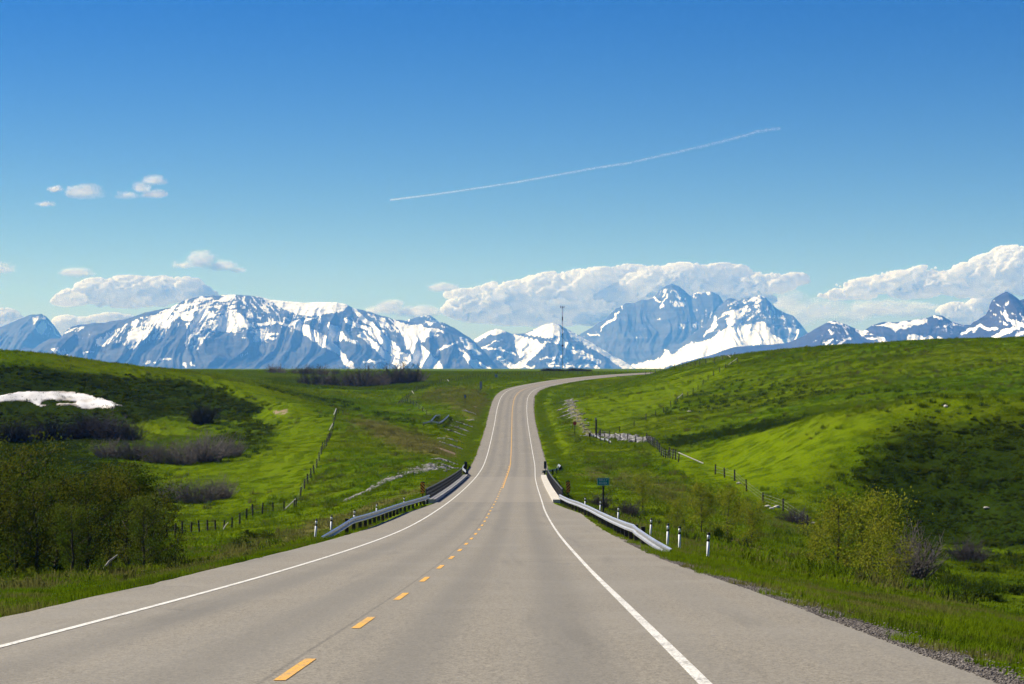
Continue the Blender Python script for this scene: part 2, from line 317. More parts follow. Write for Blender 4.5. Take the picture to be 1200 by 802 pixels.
# ------------------------------------------------------------------ terrain: control points (photo x, photo y, distance) -> height
CP = [
 # west side, far plateau and escarpment
 (-150, 424, 560), (0, 421, 520), (50, 426, 520), (100, 432, 525), (160, 436, 535), (205, 441, 545), (250, 444, 555), (300, 455, 535), (350, 474, 490), (385, 488, 455),
 (-150, 426, 640), (0, 424, 640), (100, 434, 640), (220, 437, 680), (290, 448, 640), (330, 462, 640), (400, 470, 640), (440, 474, 600), (480, 474, 640), (520, 462, 640),
 (-150, 486, 492), (0, 490, 490), (60, 492, 488), (100, 492, 488), (150, 488, 492), (200, 484, 497), (245, 490, 490), (290, 502, 455), (330, 520, 410),
 (0, 425, 900), (150, 434, 900), (300, 437, 1000), (300, 444, 800), (400, 444, 950), (400, 456, 780), (480, 440, 950), (560, 437, 950), (500, 456, 700), (540, 448, 740), (600, 441, 850),
 (0, 429, 1300), (200, 433, 1400), (400, 434, 1400), (600, 434, 1400), (700, 434, 1400), (900, 440, 1300), (1200, 440, 1300),
 # west valley
 (-200, 520, 420), (0, 518, 425), (60, 520, 420), (120, 520, 420), (200, 520, 420), (250, 520, 415), (100, 545, 350), (200, 548, 355), (260, 552, 340), (0, 556, 340), (300, 560, 330), (340, 575, 290),
 (-200, 590, 260), (0, 600, 255), (100, 600, 265), (200, 600, 275), (260, 602, 268), (310, 602, 265), (350, 597, 268), (190, 640, 190), (100, 650, 160), (0, 655, 150), (-200, 655, 150), (300, 612, 235),
 # the dry-grass knoll beside the ditch
 (390, 560, 300), (380, 530, 345), (400, 492, 470), (440, 487, 475), (470, 492, 455), (500, 510, 415), (430, 530, 345), (470, 535, 340), (520, 525, 365), (450, 505, 410),
 (400, 592, 245), (450, 572, 268), (515, 548, 305), (540, 535, 345), (550, 510, 420), (545, 490, 490), (550, 468, 580), (470, 500, 530), (500, 498, 510), (515, 484, 545),
 # east hill
 (752, 437, 700), (735, 441, 700), (718, 446, 690), (700, 452, 670), (775, 430.5, 690), (800, 426, 660), (830, 421.5, 640), (860, 420, 620), (930, 413.5, 590), (1000, 408, 565), (1100, 402.5, 540), (1200, 399, 520), (1350, 396, 500),
 (860, 434, 800), (1000, 430, 800), (1200, 430, 800), (760, 446, 850), (1400, 430, 800),
 (700, 458, 620), (760, 455, 590), (850, 440, 560), (690, 488, 490), (680, 515, 415), (760, 478, 510), (720, 505, 450), (800, 470, 505), (800, 497, 440), (850, 465, 505), (900, 440, 530), (1000, 440, 480), (1100, 440, 455), (1200, 440, 440), (1350, 440, 430),
 (900, 480, 430), (1000, 465, 420), (1100, 465, 400), (1200, 465, 385), (850, 506, 395), (800, 518, 385), (900, 497, 372), (1000, 484, 350), (1100, 480, 335), (1200, 481, 330),
 # near east knoll
 (830, 528, 340), (880, 513, 322), (940, 497, 305), (1000, 486.5, 292), (1060, 481, 285), (1120, 480, 282), (1200, 484, 280), (1350, 490, 275),
 (760, 540, 330), (800, 548, 305), (850, 545, 305), (900, 545, 285), (950, 530, 278), (1000, 550, 268), (1100, 560, 266), (1200, 565, 262), (850, 570, 268), (900, 585, 255), (960, 590, 250), (1030, 612, 250), (1080, 628, 252), (1130, 634, 252), (1200, 636, 248), (1350, 640, 245),
 (700, 575, 240), (750, 580, 235), (800, 592, 225), (850, 602, 215), (920, 618, 205), (1000, 640, 205), (1100, 655, 205), (1200, 662, 200), (1350, 670, 200),
 (1000, 665, 160), (1100, 685, 150), (1200, 695, 150), (900, 650, 150), (820, 632, 150), (1350, 700, 150), (1000, 690, 118), (1200, 725, 110),
 # close by, both sides
 (-400, 720, 60), (0, 700, 70), (100, 690, 80), (200, 672, 100), (300, 640, 140), (1500, 780, 60), (1200, 745, 80), (1000, 700, 90), (1300, 760, 40), (-200, 760, 40), (600, 700, 45), (600, 640, 95), (600, 800, 22), (600, 1000, 12), (-900, 1000, 12), (2100, 1000, 12), (-900, 720, 60), (2100, 760, 60), (-900, 600, 250), (2100, 660, 250), (-900, 440, 560), (2100, 420, 520), (-900, 430, 1300), (2100, 436, 1300)]
CP = np.array(CP, float)
_cu = (CP[:, 0] - 600) / F * 14; _cv = np.log(CP[:, 2]) * 8; _cz = -(CP[:, 1] - 432) / F * CP[:, 2]
_K = np.sqrt((_cu[:, None] - _cu) ** 2 + (_cv[:, None] - _cv) ** 2 + 0.02); _n = len(CP)
_A = np.zeros((_n + 3, _n + 3)); _A[:_n, :_n] = -_K + 0.012 * np.eye(_n) * -1; _A[:_n, _n] = 1; _A[:_n, _n + 1] = _cu; _A[:_n, _n + 2] = _cv; _A[_n:, :_n] = _A[:_n, _n:].T
_W = np.linalg.solve(_A, np.concatenate([_cz, np.zeros(3)]))
def ground(X, Y):
    X = np.atleast_1d(np.asarray(X, float)); Y = np.atleast_1d(np.asarray(Y, float)); shp = X.shape; X = X.ravel(); Y = Y.ravel()
    Ye = np.clip(Y, 14, 1300); u = X / np.maximum(Y, 14) * 14; u = np.clip(u, -7, 7); v = np.log(Ye) * 8
    z = np.empty(len(X))
    for a in range(0, len(X), 20000):
        s_ = slice(a, a + 20000); k = -np.sqrt((u[s_, None] - _cu) ** 2 + (v[s_, None] - _cv) ** 2 + 0.02)
        z[s_] = k @ _W[:_n] + _W[_n] + _W[_n + 1] * u[s_] + _W[_n + 2] * v[s_]
    far = sstep(900, 1500, Y); z = z * (1 - far) + (-1.6 - 0.6 * fbm(X / 300, Y / 300, 3, 5)) * far
    near = sstep(8, 60, Y); z = z * near + (1 - near) * (ZC(Y) - 0.6 - 0.02 * np.abs(X))
    # gullies and ribs on the escarpment, terracettes on the knoll
    px = 600 + X / np.maximum(Y, 1) * F; py = 432 - z / np.maximum(Y, 1) * F
    bank = (1 - .7 * sstep(-300, -60, -px) * 0) * (0.25 + 0.75 * sstep(100, 170, px)) * (1 - sstep(285, 345, px)) * sstep(438, 462, Y) * (1 - sstep(515, 545, Y))
    rib = ridged((X + 0.55 * Y) / 19.0, Y / 130.0, 2, 11)
    z = z + bank * (rib - 0.62) * 8.5
    kn = sstep(930, 1040, px) * sstep(252, 262, Y) * (1 - sstep(278, 292, Y)) * (Y < 300)
    z = z + kn * ((fbm(X / 9, Y / 4.5, 3, 21) - 0.5) * 2.6)
    rough = sstep(25, 120, Y) * (1 - 0.75 * sstep(700, 1100, Y))
    z = z + rough * ((fbm(X / 23, Y / 23, 4, 31) - 0.5) * 1.5 + (fbm(X / 5, Y / 5, 3, 41) - 0.5) * 0.55) + (fbm(X / 2.2, Y / 2.2, 2, 51) - 0.5) * 0.14
    # road embankments and cuttings
    d, S = road_off(X, Y); r = ZC(S); left = d < 0
    hw = np.where(left, HWL(S), HWR(S)); e = np.abs(d) - hw
    e0 = np.where(left, np.interp(S, [0, 60, 130, 200], [2.6, 2.6, 2.6, 2.5]), np.interp(S, [0, 60, 130, 200], [10, 10, 7, 3]))
    ls = np.where(left, 0.17, np.interp(e, [0, 1, 2], [.11, .12, .165])); lo = np.where(e < e0, ls * e, ls * e0 + 0.32 * (e - e0)); hi = np.where(e < 2, 0.04 * e, 0.08 + 0.34 * (e - 2)); bend = sstep(560, 640, S) * (~left); hi = hi * (1 - bend) + bend * np.where(e < 16, -0.05 * e, -0.8 + 0.3 * (e - 16))
    lim = (Y < 1150) & (Y > -80)
    zl = np.clip(z, r - np.maximum(lo, 0) - 0.03, r + hi - 0.03)
    zl = zl + np.clip(e / 3, 0, 1) * (fbm(X / 1.1, Y / 1.1, 3, 61) - 0.5) * 0.10
    zl = np.where(e < 0, r - 0.03 - 0.17 * sstep(0.0, 0.5, -e), zl)
    return np.where(lim, zl, z).reshape(shp)
G = lambda x, y: float(ground(x, y)[0])
def at(px, Z): return (px - 600) / F * Z, Z
# ground cover and painted shade masks (world points -> 0..1)
def cover(X, Y, z):
    Ys = np.maximum(Y, 5); px = 600 + X / Ys * F; py = 432 - z / Ys * F
    def reg(poly, soft, y0, y1): return sstep(-soft, soft, poly_sd(px, py, poly)) * ((Y > y0) & (Y < y1))
    d, S = road_off(X, Y); e = np.where(d < 0, -d - HWL(S), d - HWR(S))
    dry = np.zeros(len(X)); dark = np.zeros(len(X)); soil = np.zeros(len(X))
    dry = np.maximum(dry, 0.85 * reg([(405, 492), (440, 488), (505, 512), (545, 530), (520, 540), (470, 530), (430, 510)], 14, 300, 520))
    dry = np.maximum(dry, 0.6 * reg([(470, 468), (500, 452), (560, 448), (580, 470), (560, 500), (520, 480)], 10, 520, 800))
    dry = np.maximum(dry, 0.55 * reg([(655, 560), (700, 540), (800, 560), (850, 590), (800, 600), (720, 575)], 12, 200, 360))
    dry = np.maximum(dry, 0.75 * reg([(400, 600), (520, 560), (548, 545), (548, 556), (500, 575), (380, 625), (300, 650), (200, 680), (190, 668)], 6, 60, 330))
    dry = np.maximum(dry, 0.22 * reg([(860, 430), (1200, 402), (1200, 480), (1000, 470), (850, 505), (780, 500)], 14, 360, 640))
    dry = np.maximum(dry, 0.8 * (np.abs(e - 10.5) < 0.8) * (d > 0) * (Y > 40) * (Y < 170))
    dry = np.maximum(dry, 0.4 * reg([(240, 436), (600, 434), (700, 436), (600, 446), (450, 455), (300, 446)], 5, 600, 1400))
    dry = np.maximum(dry, 0.5 * reg([(860, 590), (960, 612), (1000, 640), (960, 640), (860, 610)], 8, 180, 280))
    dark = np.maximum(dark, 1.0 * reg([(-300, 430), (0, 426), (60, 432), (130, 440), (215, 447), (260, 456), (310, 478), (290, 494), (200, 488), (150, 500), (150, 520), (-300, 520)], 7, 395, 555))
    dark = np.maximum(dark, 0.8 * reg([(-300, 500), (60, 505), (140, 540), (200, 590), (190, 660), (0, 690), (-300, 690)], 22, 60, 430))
    dark = np.maximum(dark, 0.85 * reg([(1030, 510), (1060, 486), (1130, 482), (1400, 484), (1400, 640), (1060, 636), (1030, 600), (990, 560)], 42, 235, 300))  # dark brush and the knoll face's shade, both put into the colour
    dark = np.maximum(dark, 0.9 * reg([(1050, 600), (1400, 606), (1400, 646), (1080, 642)], 8, 225, 275))  # pool of shadow at the knoll foot, painted into the grass
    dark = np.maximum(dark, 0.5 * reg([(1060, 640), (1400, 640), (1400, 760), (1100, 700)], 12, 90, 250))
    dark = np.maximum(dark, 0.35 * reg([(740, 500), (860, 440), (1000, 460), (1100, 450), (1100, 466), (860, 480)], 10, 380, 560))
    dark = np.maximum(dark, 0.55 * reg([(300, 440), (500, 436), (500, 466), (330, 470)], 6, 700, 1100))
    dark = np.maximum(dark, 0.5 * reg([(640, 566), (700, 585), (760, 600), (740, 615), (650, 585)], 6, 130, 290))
    soil = np.maximum(soil, 0.75 * reg([(318, 481), (338, 479), (338, 485), (322, 488)], 2, 380, 520))
    soil = np.maximum(soil, 0.52 * reg([(660, 466), (672, 462), (690, 500), (712, 516), (690, 514), (670, 500)], 5, 400, 640))
    soil = np.maximum(soil, 0.75 * reg([(505, 528), (560, 470), (556, 500), (536, 540)], 3, 300, 600) * (fbm(X / 9, Y / 7.0, 2, 77) > 0.55))
    lush = np.zeros(len(X))  # brighter yellow-green grass, region by region
    lush = np.maximum(lush, 0.9 * reg([(650, 448), (740, 438), (860, 423), (855, 440), (800, 470), (720, 500), (690, 500), (668, 470)], 10, 420, 680))
    lush = np.maximum(lush, 1.0 * reg([(770, 535), (830, 520), (900, 505), (1000, 486), (1100, 481), (1200, 484), (1200, 492), (1080, 492), (1000, 512), (960, 560), (880, 580), (800, 555)], 7, 250, 345))
    lush = np.maximum(lush, 0.8 * reg([(235, 441), (300, 452), (385, 488), (392, 500), (360, 580), (300, 590), (300, 520), (280, 480)], 10, 280, 570))
    lush = np.maximum(lush, 0.6 * reg([(180, 535), (300, 520), (300, 600), (230, 610), (200, 600)], 10, 230, 400))
    lush = np.maximum(lush, 0.5 * (e > 0) * (e < 5.5))
    dark = np.maximum(dark, 0.75 * reg([(770, 516), (860, 500), (940, 486), (1000, 478), (1120, 472), (1210, 474), (1210, 481), (1100, 480), (1000, 487), (880, 509), (790, 526)], 4, 320, 430))  # shadow line behind the knoll crest, darkened in the grass colour
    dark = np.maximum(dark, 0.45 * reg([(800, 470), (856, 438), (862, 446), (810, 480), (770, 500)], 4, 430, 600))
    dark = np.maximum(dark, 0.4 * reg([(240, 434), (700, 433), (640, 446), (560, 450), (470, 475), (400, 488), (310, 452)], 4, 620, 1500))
    dark = np.maximum(dark, 0.5 * reg([(290, 443), (400, 468), (440, 486), (400, 487), (350, 471), (300, 452)], 3, 540, 900))  # crease shading behind the spur crest, put into the ground colour
    dark = np.maximum(dark, 0.5 * reg([(440, 480), (470, 488), (510, 506), (550, 530), (540, 534), (500, 513), (440, 489)], 2.5, 440, 640))  # narrow crease shade along the dry knoll's back edge, painted in
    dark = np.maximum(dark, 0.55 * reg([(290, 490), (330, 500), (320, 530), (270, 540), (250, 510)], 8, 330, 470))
    dry = np.maximum(dry, .75 * (e > .3) * (e < 13) * sstep(.46, .64, fbm(X / 1.3, Y / 2.6, 4, 91)) * (Y < 175)); dark = np.maximum(dark, .5 * (e > .3) * (e < 13) * sstep(.50, .66, fbm(X / 1.7, Y / 3.4, 4, 95)) * (Y < 175))
    lush = lush * (1 - np.clip(dark * 1.3, 0, 1)) * (1 - .8 * dry)
    cover.lush = np.clip(lush, 0, 1)
    return np.clip(dry, 0, 1), np.clip(dark, 0, 1), np.clip(soil, 0, 1)
# ground sheet: finer towards the camera, out to the foot of the mountains
Yr = np.concatenate([np.linspace(-70, 10, 30), np.exp(np.linspace(math.log(12), math.log(1500), 620)), np.exp(np.linspace(math.log(1520), math.log(41000), 50))])
tc_ = np.concatenate([np.linspace(-1, -0.78, 40)[:-1], np.linspace(-0.78, 0.78, 560), np.linspace(0.78, 1, 40)[1:]])
YY = np.repeat(Yr[:, None], len(tc_), 1); inner = np.clip(tc_, -0.78, 0.78) / 0.78; outer = np.sign(tc_) * np.clip((np.abs(tc_) - 0.78) / 0.22, 0, 1) ** 1.6
Wout = np.minimum(2.2 * (YY + 90), 17500) - 0.26 * (YY + 80)
XX = inner[None] * 0.26 * (YY + 80) + outer[None] * np.maximum(Wout, 3)
ZZ = ground(XX, YY)
dry, dark, soil = cover(XX.ravel(), YY.ravel(), ZZ.ravel())
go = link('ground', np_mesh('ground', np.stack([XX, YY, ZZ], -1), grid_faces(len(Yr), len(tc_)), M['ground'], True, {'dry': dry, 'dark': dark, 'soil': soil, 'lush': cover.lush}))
tag(go, 'rolling green grassland with a stream valley between hills', kind='structure')
# ------------------------------------------------------------------ mountains
def mountain(label, D, prof, strokes, material, seed, foot=446, rib=0.15, depth=2.3, crag=0.7):
    prof = np.array(prof, float); x0, x1 = prof[0, 0], prof[-1, 0]; nc = int((x1 - x0) / 0.85); nr = 120
    px = np.linspace(x0, x1, nc); pr = np.interp(px, prof[:, 0], prof[:, 1])
    pr = pr + (fbm(px / 9, px * 0 + seed, 4, seed) - 0.5) * 2.4 * crag - (ridged(px / 22, px * 0 + 3, 2, seed + 9) - 0.6) * 1.2 * crag
    H = np.maximum(-(pr - foot) / F * D, 0); base = -(foot - 432) / F * D
    t = np.concatenate([np.linspace(-0.5, -0.04, 12), np.linspace(0, 1, nr - 12)])[:, None]
    hmax = H.max(); Lf = depth * hmax; X = (px - 600)[None] / F * D + 0 * t
    Hs = H[None]
    tt = np.clip(t, 0, 1); warp = (fbm(px[None] / 60 + tt * 1.2, tt * 2.0 + 0 * px[None], 3, seed + 2) - 0.5)
    r1 = ridged(px[None] / 19 + warp * 2.2 + tt * 0.5, tt * 0.9 + 0 * px[None], 4, seed + 4); r2 = fbm(px[None] / 7 + warp * 3, tt * 7 + 0 * px[None], 4, seed + 6)
    z = Hs * (1 - tt) ** 1.12 + (np.sin(np.pi * tt) ** 1.25) * ((r1 - 0.55) * rib * 1.9 * np.minimum(Hs, hmax * 0.8) + (r2 - 0.5) * rib * 0.35 * hmax)
    z = np.where(t < 0, Hs * (1 - (-t / 0.5) ** 1.3), z)
    Y = D - t * Lf * np.ones_like(px)[None]; Z = np.maximum(z, -60) + base
    PX = 600 + X / Y * F; PY = 432 - Z / Y * F
    wx = PX + (fbm(PX / 6, PY / 6, 3, seed + 8) - 0.5) * 7; wy = PY + (fbm(PX / 6, PY / 6, 3, seed + 10) - 0.5) * 6
    sn = 0.02 + 0.62 * sstep(.58, .85, ridged(PX / 5 + r1 * 3, PY / 11, 4, seed + 14)) * sstep(412, 372, PY) * sstep(.45, .62, fbm(PX / 25, PY / 14, 3, seed + 15))
    for st in strokes:
        pts, a, ang, wd = st
        if wd: mk = sstep(0.9, -0.9, line_d(wx, wy, pts) - wd / 2)
        else: mk = sstep(-1.8, 1.8, poly_sd(wx, wy, pts))
        ca, sa = math.cos(R(ang)), math.sin(R(ang)); al = PX * ca - PY * sa; ac = PX * sa + PY * ca
        nz = 0.62 * fbm(al / 9, ac / 1.7, 4, seed + 12) + 0.38 * (1.1 - r1 * .9 + (0.5 - r2) * .8)
        sn = np.maximum(sn, mk * np.clip(a + (nz - 0.5) * (2.6 if a < 0.8 else 1.0), 0, 1))
    o = link('mountain', np_mesh('mountain', np.stack([X, Y, Z], -1), grid_faces(len(t), nc), material, True, {'snow': sn}))
    return tag(o, label, kind='structure')
mountain('small blue peak beside the long snowy massif', 34000, [(-160, 430), (-100, 400), (-60, 392), (0, 384), (20, 375.5), (35, 369), (48, 368), (55, 372), (65, 384), (75, 399), (90, 425), (100, 446)],
 [([(34, 371), (45, 370), (54, 376), (56, 386), (48, 394), (42, 386)], .5, 60, 0), ([(0, 424), (16, 410), (20, 424)], .2, 0, 0), ([(56, 376), (62, 386), (72, 398)], .7, 0, 2)], M['mountain'], 1)
mountain('long snow-streaked massif with a white summit plateau', 28000, [(2, 446), (12, 424), (28, 407), (40, 409), (46, 404), (60, 397), (72, 397), (80, 385), (86, 382), (105, 380), (130, 377), (150, 373), (170, 366), (200, 361), (215, 352), (235, 348), (250, 346.5), (275, 345.5), (300, 347.5), (318, 352), (350, 354.5), (395, 355), (405, 357), (415, 361), (430, 365), (460, 374), (490, 379), (520, 378), (535, 386), (550, 396), (570, 414), (588, 436), (600, 446)],
 [([(298, 346), (320, 350), (350, 353), (395, 353), (406, 356), (402, 366), (385, 367), (372, 371), (350, 369), (335, 362), (318, 356)], 1.0, 0, 0),
  ([(215, 350), (275, 344), (284, 358), (272, 372), (292, 378), (300, 385), (262, 390), (248, 390), (222, 413), (217, 411), (219, 375), (205, 372), (200, 362)], .58, 13, 0),
  ([(254, 371), (280, 368), (296, 380), (270, 388), (250, 386)], .85, 10, 0), ([(276, 348), (300, 348), (330, 358), (345, 367), (330, 372), (300, 366), (282, 360)], .36, -50, 0),
  ([(105, 402), (150, 378), (195, 364), (215, 358), (205, 375), (190, 395), (170, 402), (155, 410), (130, 402), (110, 409)], .45, 58, 0), ([(150, 390), (162, 384), (166, 398), (150, 408)], .8, 55, 0), ([(110, 398), (125, 396), (132, 402), (112, 404)], .85, 0, 0),
  ([(337, 380), (355, 376), (372, 371)], 1, 0, 2.4), ([(300, 381), (325, 379), (340, 380)], .85, 0, 3.5),
  ([(338, 380), (355, 378), (388, 398), (405, 415), (416, 432), (410, 434), (395, 415), (368, 400), (350, 388)], .82, -40, 0),
  ([(385, 378), (400, 385), (405, 395), (395, 397), (382, 390)], .8, -60, 0), ([(405, 375), (430, 385), (445, 398), (460, 412), (482, 431)], .88, 0, 5), ([(413, 364), (440, 385), (455, 400), (478, 420), (498, 433)], .92, 0, 5),
  ([(424, 393), (445, 410), (472, 431)], .8, 0, 8), ([(425, 425), (450, 423), (470, 430)], .8, 0, 3), ([(405, 398), (418, 402)], .9, 0, 5), ([(395, 384), (385, 396), (400, 397)], .8, 0, 5),
  ([(460, 375), (508, 385), (513, 393), (500, 396), (492, 402), (500, 410), (512, 422), (520, 434), (493, 434), (476, 405), (468, 388)], .88, -55, 0), ([(430, 367), (462, 376), (468, 392), (448, 386)], .4, -45, 0),
  ([(510, 416), (520, 406), (536, 403)], .85, 0, 2.6), ([(538, 396), (548, 396), (564, 415), (556, 416), (545, 405)], .97, 0, 0), ([(538, 408), (555, 422), (574, 433)], .9, 0, 3), ([(545, 418), (562, 433)], .8, 0, 6), ([(515, 425), (518, 433)], .9, 0, 4), ([(505, 384), (520, 391)], .8, 0, 3), ([(498, 379), (511, 377)], .9, 0, 2.5),
  ([(60, 408), (78, 407), (81, 416), (66, 418)], .6, -30, 0), ([(31, 421), (45, 417)], .9, 0, 2.4), ([(60, 421), (62, 423)], .9, 0, 3), ([(72, 385), (84, 383), (100, 381), (92, 389), (76, 392)], .33, 30, 0), ([(97, 414), (109, 412)], .9, 0, 2), ([(182, 423), (199, 421)], .9, 0, 1.8), ([(282, 416.5), (292, 415)], .9, 0, 1.8), ([(171, 426), (175, 424)], .8, 0, 3), ([(214, 427), (218, 431)], .7, 0, 3), ([(223, 425), (227, 428)], .8, 0, 2.5),
  ([(270, 388), (320, 386), (335, 396), (300, 402)], .27, 5, 0), ([(225, 396), (250, 392), (232, 410)], .55, 40, 0)], M['mountain'], 2)
mountain('little blue peak just behind the massif ridge', 33000, [(455, 446), (470, 378), (480, 374), (495, 370.5), (504, 369.5), (512, 375), (530, 395), (545, 446)], [([(500, 377), (514, 376)], .8, 0, 2)], M['mountain'], 3, crag=0.4)
mountain('low snowy double summit behind the radio mast', 30500, [(530, 446), (545, 412), (556, 398), (570, 389.5), (582, 385), (590, 387.5), (600, 391.5), (615, 391), (625, 386.5), (640, 380.5), (648, 379), (656, 381), (670, 388), (690, 400), (710, 412), (730, 423), (750, 435), (765, 446)],
 [([(554, 399), (582, 384), (594, 389), (582, 392), (570, 395), (560, 402)], .95, 20, 0), ([(613, 391), (648, 377), (662, 390), (655, 396), (640, 396), (625, 394)], .92, 0, 0), ([(660, 383), (690, 399), (750, 433), (735, 434), (700, 413), (668, 395)], .93, -33, 0),
  ([(603, 394), (630, 398), (636, 405), (622, 413), (610, 421), (604, 410)], .8, 35, 0), ([(560, 412), (572, 404), (588, 398)], .7, 0, 2), ([(568, 408), (585, 408), (604, 417)], .9, 0, 2.5), ([(580, 414), (600, 432)], .75, 0, 6), ([(636, 405), (622, 418), (603, 432)], .8, 0, 7), ([(590, 428), (625, 431)], .8, 0, 4),
  ([(640, 402), (655, 399), (670, 410), (692, 417)], .72, 0, 6), ([(633, 420), (665, 421)], .7, 0, 3), ([(640, 428), (700, 430)], .7, 0, 5), ([(680, 418), (704, 424)], .7, 0, 4), ([(655, 412), (664, 428)], .75, 0, 4)], M['mountain'], 4)
mountain('tall dark blue rocky peak rising above the others', 37000, [(640, 446), (665, 405), (676, 395), (690, 386), (700, 379), (710, 374), (722, 362), (728, 359), (735, 355.5), (750, 352), (765, 349), (772, 342), (780, 335.5), (787, 332.5), (795, 335), (802, 340), (810, 347), (818, 343.5), (835, 342.5), (842, 346), (850, 357), (880, 400), (900, 446)],
 [([(765, 348), (773, 354)], .9, 0, 2), ([(775, 362), (778, 352), (783, 345)], .8, 0, 2), ([(790, 340), (796, 350)], .5, 0, 2), ([(727, 365), (715, 376), (703, 388)], .8, 0, 2.4), ([(690, 392), (702, 393)], .8, 0, 1.6), ([(812, 347), (814, 352)], .6, 0, 2), ([(776, 338), (800, 338), (806, 352), (772, 350)], .2, 60, 0)], M['mountain'], 5, rib=0.11, crag=1.3)
mountain('broad blue peak with banded ledges and a white snow apron', 33500, [(715, 446), (740, 428), (776, 410), (800, 402), (828, 378), (845, 357), (852, 350.5), (857, 349), (865, 352.5), (878, 349), (890, 345.5), (897, 348), (905, 357), (920, 368), (930, 371), (945, 388), (965, 410), (985, 446)],
 [([(738, 424), (755, 426), (776, 418), (778, 409), (786, 416), (805, 404), (815, 402), (830, 398), (852, 384), (890, 378), (895, 378), (907, 392), (918, 401), (930, 401), (900, 404), (870, 407), (850, 410), (830, 422), (815, 427), (800, 425), (780, 432), (760, 438), (740, 438)], .84, 33, 0),
  ([(922, 383), (946, 388), (936, 398), (924, 399)], .8, -30, 0), ([(915, 402), (935, 397), (948, 390)], .9, 0, 5), ([(826, 398), (852, 353), (890, 346), (896, 372), (872, 381), (850, 386)], .40, 30, 0), ([(853, 383), (868, 368), (876, 360)], .9, 0, 3), ([(826, 394), (836, 378), (840, 372)], .85, 0, 3), ([(888, 346), (896, 349)], .9, 0, 2.5)], M['mountain'], 6, rib=0.11, crag=1.2)
mountain('dark foothill ridge and low snowy crests below the sharp peak', 23000, [(745, 446), (770, 436), (800, 425), (830, 417), (860, 407), (900, 404), (922, 402), (940, 395), (955, 385.5), (970, 377.5), (978, 376), (990, 380), (1006, 386.5), (1012, 388), (1022, 381.5), (1035, 377.5), (1050, 378), (1075, 374.5), (1088, 372.5), (1096, 369), (1105, 370.5), (1115, 377), (1128, 381), (1136, 381), (1180, 390), (1260, 400), (1330, 446)],
 [([(1018, 381), (1045, 378), (1085, 374), (1086, 380), (1060, 386), (1050, 389), (1038, 383)], .84, 10, 0), ([(1063, 392), (1108, 397), (1082, 406), (1060, 404)], .9, 8, 0), ([(1006, 388), (1025, 396), (1052, 409)], .75, 0, 8), ([(966, 377), (980, 378), (992, 382)], .7, 0, 2.4), ([(970, 388), (975, 391)], .7, 0, 3), ([(1096, 371), (1104, 374)], .9, 0, 3), ([(971, 409), (975, 412)], .7, 0, 3), ([(1115, 381), (1128, 381)], .7, 0, 1.6), ([(940, 400), (1000, 395), (990, 410)], .22, 30, 0)], M['mountain_near'], 7, rib=0.10, crag=0.4)
mountain('sharp dark pyramid peak at the end of the range', 21000, [(1085, 446), (1110, 408), (1125, 392), (1140, 379), (1155, 368.5), (1160, 360), (1163, 351), (1172, 345.5), (1180, 342), (1186, 345), (1195, 352), (1200, 350), (1215, 360), (1240, 352), (1280, 375), (1320, 400), (1380, 446)],
 [([(1128, 391), (1150, 382.5), (1160, 386), (1168, 385)], .97, 0, 3.5), ([(1163, 399), (1178, 388), (1192, 384)], .95, 0, 5), ([(1176, 368), (1186, 378), (1200, 384)], .8, 0, 5), ([(1178, 402), (1204, 387)], .9, 0, 3), ([(1170, 372), (1178, 380)], .8, 0, 2), ([(1195, 380), (1215, 372), (1230, 390)], .6, 20, 0)], M['mountain_near'], 8, rib=0.10, crag=1.0)
# ------------------------------------------------------------------ haze (closed box round camera, ground and mountains; clouds and sky outside)
hb = MB(); zt, zb = 1750.0, -260.0; hb.box((0, 20900, (zt + zb) / 2), (36200, 42600, zt - zb))
hm = bpy.data.materials.new('haze_air'); hm.use_nodes = True; t_ = hm.node_tree; t_.nodes.remove(t_.nodes['Principled BSDF'])
pv = t_.nodes.new('ShaderNodeVolumePrincipled'); pv.inputs['Color'].default_value = (*HAZE_COLOR, 1); pv.inputs['Density'].default_value = HAZE_DENSITY; pv.inputs['Absorption Color'].default_value = (1, 1, 1, 1)
t_.links.new(pv.outputs[0], t_.nodes['Material Output'].inputs['Volume'])
tag(hb.build('haze', hm), 'thin blue air haze over the whole valley', kind='stuff')
